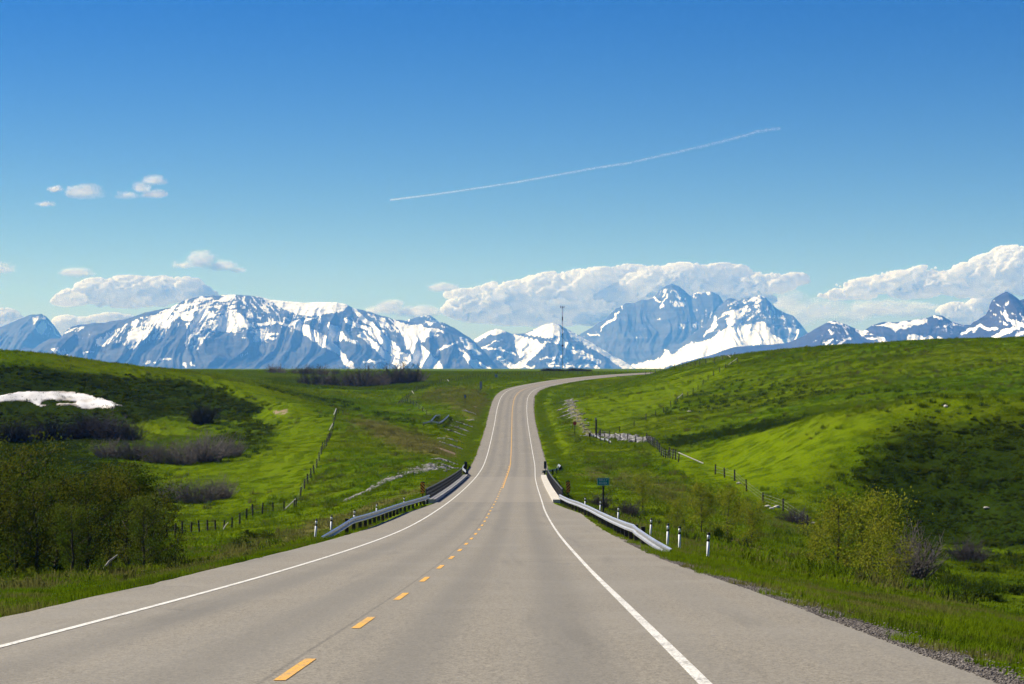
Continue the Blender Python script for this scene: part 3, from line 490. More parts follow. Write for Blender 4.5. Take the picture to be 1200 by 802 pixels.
# ------------------------------------------------------------------ clouds: masses of small white flakes
def cloud(label, D, blobs, seed, n, wispy=False):
    """blobs: (px, py, rx, ry) lobes of a noisy density field; a body where it is dense, tiny flakes thinning out where it fades"""
    rng = np.random.default_rng(seed); B = np.array(blobs, float); s = D / F; thr = .20
    x0, x1 = (B[:, 0] - B[:, 2]).min() - 4, (B[:, 0] + B[:, 2]).max() + 4; y0, y1 = (B[:, 1] - B[:, 3]).min() - 4, (B[:, 1] + B[:, 3]).max() + 4; dmax = B[:, 3].max() * 1.1
    def field(x, y, z):
        d = np.full(len(x), -9.0); dirs = np.zeros((len(x), 3))
        for bx, by, rx, ry in B:
            yy = np.where(y > by, (y - by) * 1.5, y - by); rz = min(rx, ry) * 1.25; q = 1 - np.sqrt(((x - bx) / rx) ** 2 + (yy / ry) ** 2 + (z / rz) ** 2); up = q > d
            d = np.where(up, q, d); dirs[up] = np.stack([(x - bx) / rx ** 2, z / rz ** 2, -(y - by) / ry ** 2], 1)[up]
        nz = .30 * fbm(x / 7 + z / 11, y / 5 - z / 9, 4, seed) + .70 * fbm(x / 24 - z / 17, y / 13 + z / 19, 3, seed + 40); dirs /= np.linalg.norm(dirs, axis=1)[:, None] + 1e-9
        return np.where(d > 0, d * 1.15 + (nz - .5) * (2.15 if not wispy else 2.3), -1), dirs
    V = np.zeros((0, 3)); Fa = np.zeros((0, 3), int)
    if not wispy:
        h = 1.7; gx_, gy_, gz_ = np.meshgrid(np.arange(x0, x1, h), np.arange(y0, y1, h), np.arange(-dmax, dmax * .5, h)); gx_, gy_, gz_ = [(a + (rng.random(a.shape) - .5) * h * .6).ravel() for a in (gx_, gy_, gz_)]
        de, _ = field(gx_, gy_, gz_); k = de > thr
        bv, bf = blob_mesh(np.stack([gx_, gz_, -gy_], 1)[k], np.full(k.sum(), h * 1.15), .85)
        if len(bv):
            E = np.concatenate([bf[:, [0, 1]], bf[:, [1, 2]], bf[:, [2, 0]]]); cn = np.bincount(E.ravel(), minlength=len(bv))[:, None] + 1e-9
            for _ in range(3):
                acc = np.stack([np.bincount(E[:, 0], bv[E[:, 1], c_], len(bv)) + np.bincount(E[:, 1], bv[E[:, 0], c_], len(bv)) for c_ in range(3)], 1); bv = bv * .35 + .65 * acc / cn
            V = bv; Fa = bf
    P = []; N = 0
    for _ in range(40):
        q = rng.random((80000, 3)); x = x0 + q[:, 0] * (x1 - x0); y = y0 + q[:, 1] * (y1 - y0); z = -dmax + q[:, 2] * dmax * 1.5; de, dr_ = field(x, y, z)
        pr_ = np.clip((de - .06) / .45, 0, 1) ** 1.6 if wispy else np.where(de < thr + .1, np.clip((de - thr + .22) / .30, 0, 1) ** 2, 0)
        ok = rng.random(len(x)) < pr_; P.append(np.concatenate([np.stack([x, z, -y], 1)[ok], dr_[ok]], 1)); N += ok.sum()
        if N > n: break
    P = np.concatenate(P)[:n]; N = len(P); nn = P[:, 3:] + rng.normal(size=(N, 3)) * .4; nn /= np.linalg.norm(nn, axis=1)[:, None]; a = rng.normal(size=(N, 3)); a -= (a * nn).sum(1)[:, None] * nn; a /= np.linalg.norm(a, axis=1)[:, None]; b = np.cross(nn, a); q = (.40 if not wispy else .30) * (.4 + 1.0 * rng.random(N))[:, None]; c = P[:, :3]
    W = np.stack([c + a * q, c - a * q * .5 + b * q * .87, c - a * q * .5 - b * q * .87], 1).reshape(-1, 3); Fa = np.concatenate([Fa, np.arange(3 * N).reshape(-1, 3) + len(V)]); V = np.concatenate([V, W])
    V = np.stack([(V[:, 0] - 600) * s, D + V[:, 1] * s, (V[:, 2] + 432) * s], 1); org = np.array([V[:, 0].mean(), D, V[:, 2].min()])
    o = link('cloud', np_mesh('cloud', V - org, Fa, M['cloud'], True)); o.location = org; return tag(o, label, 'cloud')
def blob_mesh(P, Rad, voxel):          # surface of the union of balls, via points -> volume -> mesh
    me = bpy.data.meshes.new('tmp'); me.vertices.add(len(P)); me.vertices.foreach_set('co', np.asarray(P, np.float32).ravel()); a = me.attributes.new('rad', 'FLOAT', 'POINT'); a.data.foreach_set('value', np.asarray(Rad, np.float32))
    o = link('tmp', me); ng = bpy.data.node_groups.new('tmp', 'GeometryNodeTree'); ng.interface.new_socket('Geometry', in_out='INPUT', socket_type='NodeSocketGeometry'); ng.interface.new_socket('Geometry', in_out='OUTPUT', socket_type='NodeSocketGeometry'); N_ = ng.nodes.new; L_ = ng.links.new
    gi = N_('NodeGroupInput'); goo = N_('NodeGroupOutput'); mp = N_('GeometryNodeMeshToPoints'); at_ = N_('GeometryNodeInputNamedAttribute'); at_.data_type = 'FLOAT'; at_.inputs['Name'].default_value = 'rad'; pv_ = N_('GeometryNodePointsToVolume'); pv_.resolution_mode = 'VOXEL_SIZE'; pv_.inputs['Voxel Size'].default_value = voxel; pv_.inputs['Density'].default_value = 1.0; vm = N_('GeometryNodeVolumeToMesh'); vm.resolution_mode = 'VOXEL_SIZE'; vm.inputs['Voxel Size'].default_value = voxel; vm.inputs['Threshold'].default_value = .12; vm.inputs['Adaptivity'].default_value = .02
    L_(gi.outputs[0], mp.inputs[0]); L_(mp.outputs[0], pv_.inputs['Points']); L_(at_.outputs['Attribute'], pv_.inputs['Radius']); L_(pv_.outputs[0], vm.inputs[0]); L_(vm.outputs[0], goo.inputs[0]); o.modifiers.new('g', 'NODES').node_group = ng
    dg = bpy.context.evaluated_depsgraph_get(); ev = o.evaluated_get(dg); m2 = ev.to_mesh(); m2.calc_loop_triangles(); v = np.empty(len(m2.vertices) * 3, np.float32); m2.vertices.foreach_get('co', v); f = np.empty(len(m2.loop_triangles) * 3, np.int32); m2.loop_triangles.foreach_get('vertices', f)
    v = v.reshape(-1, 3).astype(float); f = f.reshape(-1, 3).copy(); ev.to_mesh_clear(); bpy.data.objects.remove(o); bpy.data.meshes.remove(me); bpy.data.node_groups.remove(ng); return v, f
cloud('long flat-based white cloud resting over the massif shoulder', 52000, [(85, 350, 30, 14), (115, 346, 34, 20), (150, 345, 42, 22), (185, 344, 40, 21), (215, 343, 30, 19), (238, 347, 18, 12), (150, 354, 60, 10)], 11, 22000)
cloud('small ragged white cloud alone above the snowy massif crest', 60000, [(217, 312, 18, 8), (238, 308, 22, 16), (258, 312, 22, 10), (278, 317, 12, 5)], 12, 26000, True)
cloud('little pale puff just above the long flat-based cloud', 60000, [(90, 320, 24, 10), (78, 321, 12, 6)], 13, 9000, True)
cloud('rounded white cloud cut by the edge of the view above the small blue peak', 56000, [(2, 316, 22, 10), (-15, 316, 24, 14)], 14, 14000, True)
cloud('ragged tuft of cloud in the middle of the high trio', 70000, [(100, 226, 26, 12), (90, 223, 14, 8)], 15, 11000, True)
cloud('hook-shaped wisp of cloud, largest of the high trio', 70000, [(148, 228, 22, 9), (164, 222, 15, 11), (180, 228, 18, 7), (180, 212, 20, 8)], 16, 14000, True)
cloud('tiny smear of cloud at the upper end of the high wisps', 70000, [(64, 222, 16, 7)], 17, 3000, True)
cloud('faintest speck of cloud below the high wisps', 70000, [(51, 240, 17, 6)], 18, 1800, True)
cloud('white cloud top showing beside the small blue peak, toward the frame edge', 50000, [(5, 380, 26, 18), (28, 386, 22, 14), (-15, 378, 20, 20)], 19, 7000)
cloud('white cloud filling the notch between small peak and massif', 50000, [(78, 386, 24, 16), (100, 384, 26, 12), (140, 375, 40, 8)], 20, 7000)
cloud('great white cloud bank spread behind the tallest peak', 54000, [(560, 364, 44, 20), (600, 354, 56, 26), (650, 350, 54, 31), (700, 345, 60, 32), (750, 338, 54, 30), (800, 336, 60, 28), (850, 334, 54, 25), (895, 333, 40, 18), (928, 328, 22, 9), (640, 372, 90, 16), (545, 346, 26, 8), (800, 352, 110, 20)], 21, 60000)
cloud('small lone white puff at the tip of the great cloud bank', 60000, [(520, 338, 22, 8), (508, 337, 12, 5)], 22, 9000, True)
cloud('soft low cloud over the little peak behind the massif', 56000, [(455, 364, 30, 14), (480, 366, 40, 11), (440, 366, 16, 10)], 23, 42000, True)
cloud('thin grey-white cloud between the apron peak and the dark foothill', 56000, [(920, 360, 36, 22), (960, 366, 50, 18), (1000, 372, 40, 16), (925, 375, 40, 16)], 24, 60000, True)
cloud('long rising white cloud with a tall head beside the sharp peak', 50000, [(985, 346, 28, 10), (1015, 341, 40, 15), (1055, 337, 46, 20), (1095, 333, 48, 22), (1135, 332, 46, 24), (1165, 325, 40, 28), (1185, 320, 34, 34), (1215, 325, 50, 38), (1120, 342, 80, 12)], 25, 34000)
cloud('broken pale cloud above the low snowy crests', 58000, [(1035, 364, 50, 16), (1070, 368, 34, 10), (1080, 360, 30, 8)], 26, 40000, True)
cloud('white cloud wedge leaning on the sharp peak flank', 56000, [(1130, 368, 34, 14), (1148, 360, 22, 14), (1122, 376, 24, 12)], 27, 7000)
def contrail():
    rng = np.random.default_rng(5); D = 95000; s = D / F
    pts = np.array([(457, 234.5), (520, 226.5), (600, 214.5), (700, 196.5), (735, 191.5), (770, 183.5), (830, 170), (875, 158), (887, 154.5), (915, 150)], float)
    N = 9000; u = rng.random(N) ** 1.5; L = np.concatenate([[0], np.cumsum(np.hypot(*np.diff(pts, axis=0).T))]); q = u * L[-1]
    x = np.interp(q, L, pts[:, 0]); y = np.interp(q, L, pts[:, 1]) + rng.normal(size=N) * (0.30 + 0.75 * u) + (fbm(x / 14, x * 0, 3, 3) - 0.5) * .7 * u
    c = np.stack([(x - 600) * s, D + rng.normal(size=N) * s * .5, -(y - 432) * s], 1); org = c[np.argmin(c[:, 0])].copy(); c = c - org
    a = rng.normal(size=(N, 3)); a /= np.linalg.norm(a, axis=1)[:, None]; b = rng.normal(size=(N, 3)); b -= (a * b).sum(1)[:, None] * a; b /= np.linalg.norm(b, axis=1)[:, None]; sz = s * .25
    V = np.stack([c + a * sz, c - a * sz * .5 + b * sz * .87, c - a * sz * .5 - b * sz * .87], 1)
    o = link('contrail', np_mesh('contrail', V, np.arange(3 * N).reshape(-1, 3), M['cloud'], False)); o.location = org
    tag(o, 'long thin white vapour trail slanting across the blue sky', 'contrail')
contrail()
# ------------------------------------------------------------------ road
Ys = np.concatenate([np.arange(-78, 150, 1.5), np.arange(150, 1150, 3.0)])
def strip(off0, off1, ys, lift, mat_, name, parent=None, nx=2, skirt=False):
    V = []; UV = []
    for y in ys:
        a = off0(y) if callable(off0) else off0; b = off1(y) if callable(off1) else off1
        cols = list(np.linspace(a, b, nx))
        if skirt: cols = [a - 0.06] + cols + [b + 0.06]
        for j, o_ in enumerate(cols):
            x, yy, z = road_pt(float(o_), float(y)); dz = -0.16 if skirt and j in (0, len(cols) - 1) else 0
            V.append((x, yy, z + lift + dz)); UV.append((o_, y))
    k = nx + (2 if skirt else 0); me = np_mesh(name, V, grid_faces(len(ys), k)[:, ::-1], mat_, False)
    uvl = me.uv_layers.new(name='UVMap'); li = np.empty(len(me.loops), np.int32); me.loops.foreach_get('vertex_index', li); uvl.data.foreach_set('uv', np.array(UV, np.float32)[li].ravel())
    # face up
    return link(name, me, parent)
_rng = np.random.default_rng(4)
_je = {round(float(y), 2): (float(a), float(b)) for y, a, b in zip(Ys, _rng.normal(size=len(Ys)) * .025, _rng.normal(size=len(Ys)) * .025)}
road = strip(lambda y: -HWL(y) + _je[round(float(y), 2)][0], lambda y: HWR(y) + _je[round(float(y), 2)][1], Ys, 0, M['road'], 'road', None, 7, True)
tag(road, 'two-lane grey country highway dipping to a bridge and climbing away', kind='structure')
lw = lambda y, c, h: (lambda yy: c - h)
strip(-3.75, -3.635, Ys, 0.006, M['paint_white'], 'edge_line', road)['label'] = 'crisp white edge line on the oncoming side'
strip(lambda y: 3.72 + .10 * float(sstep(60, 20, y)) - .052, lambda y: 3.72 + .10 * float(sstep(60, 20, y)) + .052 + .02 * float(sstep(60, 30, y)), Ys, 0.006, M['paint_worn'], 'edge_line', road)['label'] = 'scuffed white edge line on the near lane side'
k = 0; y = 2.9
dash_rng = random.Random(3)
while y < 330:
    ys = np.linspace(y, y + 3.0, 4); strip(-0.058, 0.058, ys, 0.006, M['paint_yellow'], 'lane_dash', road); y += 9.0
strip(0.10, 0.20, np.arange(236, 1150, 3.0), 0.006, M['paint_yellow'], 'centre_line', road)
# gravel shoulders
def shoulder(side, y0, y1, wd, seed):
    ys = np.arange(y0, y1, 1.0 if y1 < 200 else 2.5); rng = np.random.default_rng(seed); V = []; jag = fbm(ys / 2.2, ys * 0, 4, seed) - 0.5; taper = np.minimum(1, np.minimum((ys - y0) / 8, (y1 - ys) / 8)) * .9 + .1
    for i, y in enumerate(ys):
        hw = float(HWR(y) if side > 0 else HWL(y)); ww = wd * (1 + 1.1 * jag[i]) * taper[i]
        for q, dz in ((-0.02, -0.012), (0.33, -0.012), (0.66, -0.012), (1, -0.012), (1.12, -0.12)):
            e = q * ww; x, yy, z = road_pt(side * (hw + e), y); V.append((x, yy, z - 0.11 * max(e, 0) + dz + (rng.random() - .5) * .016 * (0 < q < 1.1)))
    f = grid_faces(len(ys), 5); o = link('gravel_shoulder', np_mesh('gravel_shoulder', V, f if side < 0 else f[:, ::-1], M['gravel'])); return o
tag(shoulder(1, -60, 104, 0.62, 6), 'crumbling gravel shoulder beside the near lane', kind='structure')
tag(shoulder(1, 306, 700, 0.9, 7), 'grey gravel shoulder on the inside of the far bend', kind='structure')
tag(shoulder(-1, 306, 700, 0.9, 8), 'grey gravel shoulder on the outside of the far climb', kind='structure')
# stones
_ico = None
def stones(pts, sizes, seed, flat=0.7):
    rng = np.random.default_rng(seed); t = (1 + 5 ** .5) / 2
    b = np.array([(-1, t, 0), (1, t, 0), (-1, -t, 0), (1, -t, 0), (0, -1, t), (0, 1, t), (0, -1, -t), (0, 1, -t), (t, 0, -1), (t, 0, 1), (-t, 0, -1), (-t, 0, 1)]) / 1.9
    f = np.array([(0, 11, 5), (0, 5, 1), (0, 1, 7), (0, 7, 10), (0, 10, 11), (1, 5, 9), (5, 11, 4), (11, 10, 2), (10, 7, 6), (7, 1, 8), (3, 9, 4), (3, 4, 2), (3, 2, 6), (3, 6, 8), (3, 8, 9), (4, 9, 5), (2, 4, 11), (6, 2, 10), (8, 6, 7), (9, 8, 1)])
    N = len(pts); V = b[None] * (0.75 + 0.5 * rng.random((N, 12, 1))) * (np.array(sizes)[:, None, None]) * np.stack([0.8 + .5 * rng.random(N), 0.8 + .5 * rng.random(N), flat * (0.7 + .6 * rng.random(N))], 1)[:, None]
    a = rng.random(N) * 6.28; c, s = np.cos(a)[:, None], np.sin(a)[:, None]; V = np.stack([V[..., 0] * c - V[..., 1] * s, V[..., 0] * s + V[..., 1] * c, V[..., 2]], -1) + np.array(pts)[:, None]
    return V.reshape(-1, 3), (f[None] + 12 * np.arange(N)[:, None, None]).reshape(-1, 3)
rng = np.random.default_rng(9)
yy = 20 + rng.random(9000) ** 1.6 * 70; ee = np.abs(rng.normal(size=9000)) * .36 - .04; hw = HWR(yy)
xs = XC(yy) + hw + ee; zs = ZC(yy) - .11 * ee; V, f = stones(np.stack([xs, yy, zs], 1), .007 + .012 * rng.random(9000) ** 2, 10)
tag(link('shoulder_stones', np_mesh('shoulder_stones', V, f, M['stone_dark'], False)), 'loose small stones scattered along the gravel road edge', kind='stuff')
def riprap(label, path, width, n, size, seed):
    rng = np.random.default_rng(seed); P = np.array(path, float); L = np.concatenate([[0], np.cumsum(np.hypot(np.diff(P[:, 0]), np.diff(P[:, 1])))])
    q = rng.random(n) * L[-1]; wv = np.interp(q / L[-1], np.linspace(0, 1, len(width)), width)
    x = np.interp(q, L, P[:, 0]) + rng.normal(size=n) * wv * .4; y = np.interp(q, L, P[:, 1]) + rng.normal(size=n) * wv * .4; z = ground(x, y)
    s = size * (0.5 + rng.random(n)); V, f = stones(np.stack([x, y, z + s * .25], 1), s, seed); return tag(link('riprap', np_mesh('riprap', V, f, M['stone'], False)), label, kind='stuff')
riprap('grey rock lining of the ditch that runs down to the bridge', [at(398, 252), at(420, 262), at(450, 272), at(480, 286), at(503, 300), at(518, 312)], [.3, .6, 1.0, 1.6, 2.2, 1.2], 2600, .15, 31)
riprap('pile of pale rocks in the ditch beside the fence gate', [at(690, 432), at(710, 425), at(730, 412), at(748, 402), at(756, 398)], [1.2, 2.5, 3.2, 3.4, 2], 1000, .34, 32)
riprap('broken pale rock chute down the ditch inside the far bend', [at(664, 600), at(668, 560), at(672, 520), at(680, 480), at(690, 440)], [.8, 1.6, 2.0, 2.2, 1.2], 200, .19, 33)
for i, (px_, Z_, wd_) in enumerate([(527, 318, 20), (522, 332, 22), (529, 388, 20), (523, 408, 14), (532, 440, 16), (538, 462, 16), (541, 486, 20), (547, 520, 14), (551, 545, 10)]):
    a, b = at(px_ - wd_ / 2, Z_), at(px_ + wd_ / 2, Z_)
    riprap(['lowest', 'second lowest', 'third', 'fourth', 'fifth', 'sixth', 'seventh', 'eighth', 'topmost'][i] + ' small rock check dam across the roadside ditch going uphill', [a, b], [1.0, 1.3, 1.0], 110, .17, 50 + i)
for i, (px_, Z_) in enumerate([(664, 585), (670, 560), (663, 545), (671, 530), (664, 515), (676, 498)]):
    a, b = at(px_ - 8, Z_), at(px_ + 7, Z_)
    riprap(['topmost', 'second', 'third', 'fourth', 'fifth', 'lowest'][i] + ' pale stone bar across the ditch inside the bend', [a, b], [1.0, 1.2, 1.0], 80, .17, 70 + i)
# snow patch lying on the shaded bank
def snow_patch():
    P = [(-60, 462), (0, 462.5), (40, 459), (75, 458.5), (105, 463), (130, 470), (144, 476), (128, 478.5), (98, 480), (88, 475), (60, 474), (48, 478), (30, 470), (0, 472), (-60, 474)]
    hole = [(50, 471), (65, 469), (90, 471.5), (85, 473), (60, 474), (47, 475)]
    V = []; nx, ny = 150, 70; X = np.linspace(-125, -78, nx); Y = np.linspace(484, 522, ny); XX, YY = np.meshgrid(X, Y); Z = ground(XX, YY)
    px = 600 + XX / YY * F; py = 432 - Z / YY * F; s = np.minimum(poly_sd(px, py, P), -poly_sd(px, py, hole)) + (fbm(XX / 1.8, YY / 1.8, 4, 5) - .5) * 3.4
    th = np.clip(s / 3.0, -1, 1); Z = Z + np.where(th > 0, .08 + .14 * np.abs(th) ** .6, -.25); keep = (th > -0.35)
    f = grid_faces(ny, nx); kf = keep.ravel()[f].all(1)
    o = link('snow_patch', np_mesh('snow_patch', np.stack([XX, YY, Z], -1), f[kf], M['snow'], True, {'rim': 1 - np.clip(th * 1.3, 0, 1)})); tag(o, 'last white snowdrift lying under the shaded bank', kind='structure')
snow_patch()
# ------------------------------------------------------------------ grass and thickets (stuff)
def scatter(name, label, tmpl, P, rot, scale, attrs):
    me = bpy.data.meshes.new(name); me.vertices.add(len(P)); me.vertices.foreach_set('co', np.asarray(P, np.float32).ravel())
    a = me.attributes.new('rot', 'FLOAT_VECTOR', 'POINT'); a.data.foreach_set('vector', np.asarray(rot, np.float32).ravel())
    a = me.attributes.new('scl', 'FLOAT', 'POINT'); a.data.foreach_set('value', np.asarray(scale, np.float32))
    for k_, v_ in attrs.items():
        a = me.attributes.new(k_, 'FLOAT', 'POINT'); a.data.foreach_set('value', np.asarray(v_, np.float32))
    o = link(name, me); ng = bpy.data.node_groups.new(name, 'GeometryNodeTree'); ng.interface.new_socket('Geometry', in_out='INPUT', socket_type='NodeSocketGeometry'); ng.interface.new_socket('Geometry', in_out='OUTPUT', socket_type='NodeSocketGeometry')
    gi = ng.nodes.new('NodeGroupInput'); goo = ng.nodes.new('NodeGroupOutput'); oi = ng.nodes.new('GeometryNodeObjectInfo'); oi.inputs['Object'].default_value = tmpl; oi.inputs['As Instance'].default_value = False
    ip = ng.nodes.new('GeometryNodeInstanceOnPoints'); r = ng.nodes.new('GeometryNodeInputNamedAttribute'); r.data_type = 'FLOAT_VECTOR'; r.inputs['Name'].default_value = 'rot'
    s = ng.nodes.new('GeometryNodeInputNamedAttribute'); s.data_type = 'FLOAT'; s.inputs['Name'].default_value = 'scl'
    ng.links.new(gi.outputs[0], ip.inputs['Points']); ng.links.new(oi.outputs['Geometry'], ip.inputs['Instance']); ng.links.new(r.outputs['Attribute'], ip.inputs['Rotation']); ng.links.new(s.outputs['Attribute'], ip.inputs['Scale'])
    ng.links.new(ip.outputs[0], goo.inputs[0]); md = o.modifiers.new('scatter', 'NODES'); md.node_group = ng
    return tag(o, label, kind='stuff')
def patch(name, wd, nb, hmin, hmax, bw, mat_, seed, lean=.5):
    rng = np.random.default_rng(seed); x = (rng.random(nb) - .5) * wd; y = (rng.random(nb) - .5) * wd; cl = fbm(x / (wd * .16), y / (wd * .16), 3, seed)
    h = (hmin + (hmax - hmin) * rng.random(nb)) * (0.45 + 1.1 * sstep(.3, .7, cl)); a = rng.random(nb) * 6.28; l = rng.random(nb) * lean; la = a + rng.normal(size=nb)
    dx, dy = np.cos(a) * bw / 2, np.sin(a) * bw / 2; tx, ty = np.cos(la) * l * h, np.sin(la) * l * h
    b0 = np.stack([x - dx, y - dy, 0 * h - .03], 1); b1 = np.stack([x + dx, y + dy, 0 * h - .03], 1); m0 = np.stack([x - dx * .8 + tx * .35, y - dy * .8 + ty * .35, h * .6], 1); m1 = np.stack([x + dx * .8 + tx * .35, y + dy * .8 + ty * .35, h * .6], 1); tp = np.stack([x + tx, y + ty, h * (1 - .3 * l)], 1)
    V = np.stack([b0, b1, m1, m0, tp], 1).reshape(-1, 3); i = 5 * np.arange(nb)[:, None]
    F3 = np.concatenate([i + np.array([0, 1, 2]), i + np.array([0, 2, 3]), i + np.array([3, 2, 4])]); return bpy.data.objects.new(name, np_mesh(name, V, F3, mat_, False))
def slope_rot(X, Y, eps):
    zx = (ground(X + eps, Y) - ground(X - eps, Y)) / (2 * eps); zy = (ground(X, Y + eps) - ground(X, Y - eps)) / (2 * eps)
    return np.arctan(zy), -np.arctan(zx)
def lay(X, Y, eps, rng):
    z = ground(X, Y); rx, ry = slope_rot(X, Y, eps); yaw = rng.integers(0, 4, len(X)) * (math.pi / 2)
    eul = [(Matrix.Rotation(b, 3, 'Y') @ Matrix.Rotation(a, 3, 'X') @ Matrix.Rotation(c, 3, 'Z')).to_euler() for a, b, c in zip(rx, ry, yaw)]
    return z, np.array([(e.x, e.y, e.z) for e in eul])
rng = np.random.default_rng(77)
tn = patch('turf', 1.25, 620, .035, .12, .011, M['blade'], 3, .7)
gx, gy = np.meshgrid(np.arange(-28, 40, 1.1), np.arange(24, 135, 1.1)); gx = gx.ravel() + rng.normal(size=gx.size) * .15; gy = gy.ravel() + rng.normal(size=gy.size) * .15
d, S = road_off(gx, gy); e = np.where(d < 0, -d - HWL(S), d - HWR(S)); side = d > 0; e = np.where(side, e - .35 * (fbm(gy / 2.2, gy * 0, 3, 6)), e)
ok = (e > .42) & (e < 14) & (np.abs(gx) < .245 * (gy + 12)); gx, gy = gx[ok], gy[ok]; z, rt = lay(gx, gy, .6, rng); dr, dk, so = cover(gx, gy, z)
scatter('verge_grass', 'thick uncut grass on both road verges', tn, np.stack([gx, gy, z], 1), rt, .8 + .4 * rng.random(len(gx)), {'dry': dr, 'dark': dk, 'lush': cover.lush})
gx, gy = np.meshgrid(np.arange(-1, 1.01, 1.0), np.arange(125, 760, .95)); sd_ = np.sign(gx + .5 * (rng.random(gx.shape) - .5)).ravel(); gy = gy.ravel() + rng.normal(size=gy.size) * .3; kk = rng.random(len(gy)) * 2.0 + .75
gx = XC(gy) + np.where(sd_ > 0, HWR(gy) + kk, -HWL(gy) - kk) / np.cos(HD(gy)); br_ = (gy > 176) & (gy < 296); kk = kk + br_ * 1.1; gx = gx + br_ * sd_ * 1.1; z, rt = lay(gx, gy, .6, rng); dr, dk, so = cover(gx, gy, z)
scatter('roadside_grass', 'strip of short grass along the road edges', tn, np.stack([gx, gy, z], 1), rt, .9 + .5 * rng.random(len(gx)), {'dry': dr, 'dark': dk, 'lush': cover.lush})
tm = patch('meadow', 3.6, 260, .08, .24, .05, M['blade'], 5, 1.2)
Yb = []; 
gx, gy = np.meshgrid(np.arange(-150, 150, 3.1), np.arange(70, 600, 3.1)); gx = gx.ravel() + rng.normal(size=gx.size) * .5; gy = gy.ravel() + rng.normal(size=gy.size) * .5
d, S = road_off(gx, gy); e = np.where(d < 0, -d - HWL(S), d - HWR(S)); ok = (e > 2.3) & (np.abs(gx) < .235 * (gy + 20)); gx, gy = gx[ok], gy[ok]; z, rt = lay(gx, gy, 1.5, rng); dr, dk, so = cover(gx, gy, z)
lu = cover.lush; ok = so < .3; scatter('meadow_grass', 'rough meadow grass on the hills and valley floor', tm, np.stack([gx, gy, z], 1)[ok], rt[ok], ((.75 + .5 * rng.random(len(gx))) * (1 - .5 * lu))[ok], {'dry': dr[ok], 'dark': dk[ok], 'lush': lu[ok]})
gx, gy = np.meshgrid(np.arange(-320, 320, 6.2), np.arange(596, 1250, 6.2)); gx = gx.ravel() + rng.normal(size=gx.size) * 1; gy = gy.ravel() + rng.normal(size=gy.size) * 1
d, S = road_off(gx, gy); e = np.where(d < 0, -d - HWL(S), d - HWR(S)); ok = (e > 4) & (np.abs(gx) < .235 * (gy + 20)); gx, gy = gx[ok], gy[ok]; z, rt = lay(gx, gy, 3, rng); dr, dk, so = cover(gx, gy, z)
scatter('plateau_grass', 'grass over the distant plateau', tm, np.stack([gx, gy, z], 1), rt, 1.7 + .6 * rng.random(len(gx)), {'dry': dr, 'dark': dk, 'lush': cover.lush})
tt_ = patch('tussock', .75, 70, .16, .42, .035, M['blade'], 9, 1.0); trng = np.random.default_rng(21)
gy = np.sqrt(trng.random(16000) * (620 ** 2 - 75 ** 2) + 75 ** 2); gx = (trng.random(16000) * 2 - 1) * .23 * gy; d, S = road_off(gx, gy); e = np.where(d < 0, -d - HWL(S), d - HWR(S)); z = ground(gx, gy); dr, dk, so = cover(gx, gy, z); lu = cover.lush
ok = (e > 5) & (so < .3) & (fbm(gx / 14, gy / 14, 4, 19) + (trng.random(16000) - .5) * .5 - .25 * lu + .2 * dk > .55); gx, gy, z = gx[ok], gy[ok], z[ok]
scatter('tussock_grass', 'darker grass tussocks dotted over the slopes', tt_, np.stack([gx, gy, z], 1), np.stack([0 * gx, 0 * gx, trng.random(len(gx)) * 6.28], 1), .7 + .9 * trng.random(len(gx)), {'dry': np.clip(dr[ok] + (trng.random(len(gx)) < .3) * .6, 0, 1), 'dark': np.clip(dk[ok] + .45, 0, 1), 'lush': 0 * gx})
def clump(name, wd, ht, nl, ls, mat_, seed):
    rng = np.random.default_rng(seed); k = 7; cx = rng.normal(size=(k, 2)) * wd * .3; ch = ht * (.4 + .6 * rng.random(k)); w_ = rng.integers(0, k, nl)
    u = rng.normal(size=(nl, 3)); u /= np.linalg.norm(u, axis=1)[:, None]; r = (.55 + .45 * rng.random(nl) ** .5)[:, None]; P = u * r * np.array([wd * .26, wd * .26, 1])[None]; P[:, 2] = np.abs(P[:, 2]) * ch[w_]; P[:, :2] += cx[w_]
    a = rng.normal(size=(nl, 3)); a /= np.linalg.norm(a, axis=1)[:, None]; b = rng.normal(size=(nl, 3)); b -= (a * b).sum(1)[:, None] * a; b /= np.linalg.norm(b, axis=1)[:, None]; s = ls * (.5 + rng.random(nl))[:, None]
    V = np.stack([P + a * s, P + b * s * .6, P - a * s, P - b * s * .6], 1).reshape(-1, 3); return bpy.data.objects.new(name, np_mesh(name, V, np.arange(4 * nl).reshape(-1, 4), mat_, False))
tk = clump('thicket', 2.6, 1.0, 520, .16, M['thicket'], 8)
def thick(label, n, x0, x1, y0, y1, thr, seed, smin, smax):
    rng = np.random.default_rng(seed); X = x0 + rng.random(n) * (x1 - x0); Y = y0 + rng.random(n) * (y1 - y0); z = ground(X, Y); dr, dk, so = cover(X, Y, z); px = 600 + X / Y * F; py = 432 - z / Y * F
    d, S = road_off(X, Y); sn = poly_sd(px, py, [(-80, 455), (75, 455), (150, 476), (98, 484), (-80, 480)])
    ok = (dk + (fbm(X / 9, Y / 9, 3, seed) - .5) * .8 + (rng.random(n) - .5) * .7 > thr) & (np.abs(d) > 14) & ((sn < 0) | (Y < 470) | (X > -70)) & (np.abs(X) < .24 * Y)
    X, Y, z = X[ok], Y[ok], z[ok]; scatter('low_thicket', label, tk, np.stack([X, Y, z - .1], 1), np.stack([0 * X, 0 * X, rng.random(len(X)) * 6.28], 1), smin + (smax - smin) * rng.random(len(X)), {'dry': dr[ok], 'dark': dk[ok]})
thick('dense low brush over the shaded escarpment bank', 11000, -135, -45, 400, 552, .62, 81, .16, .48)
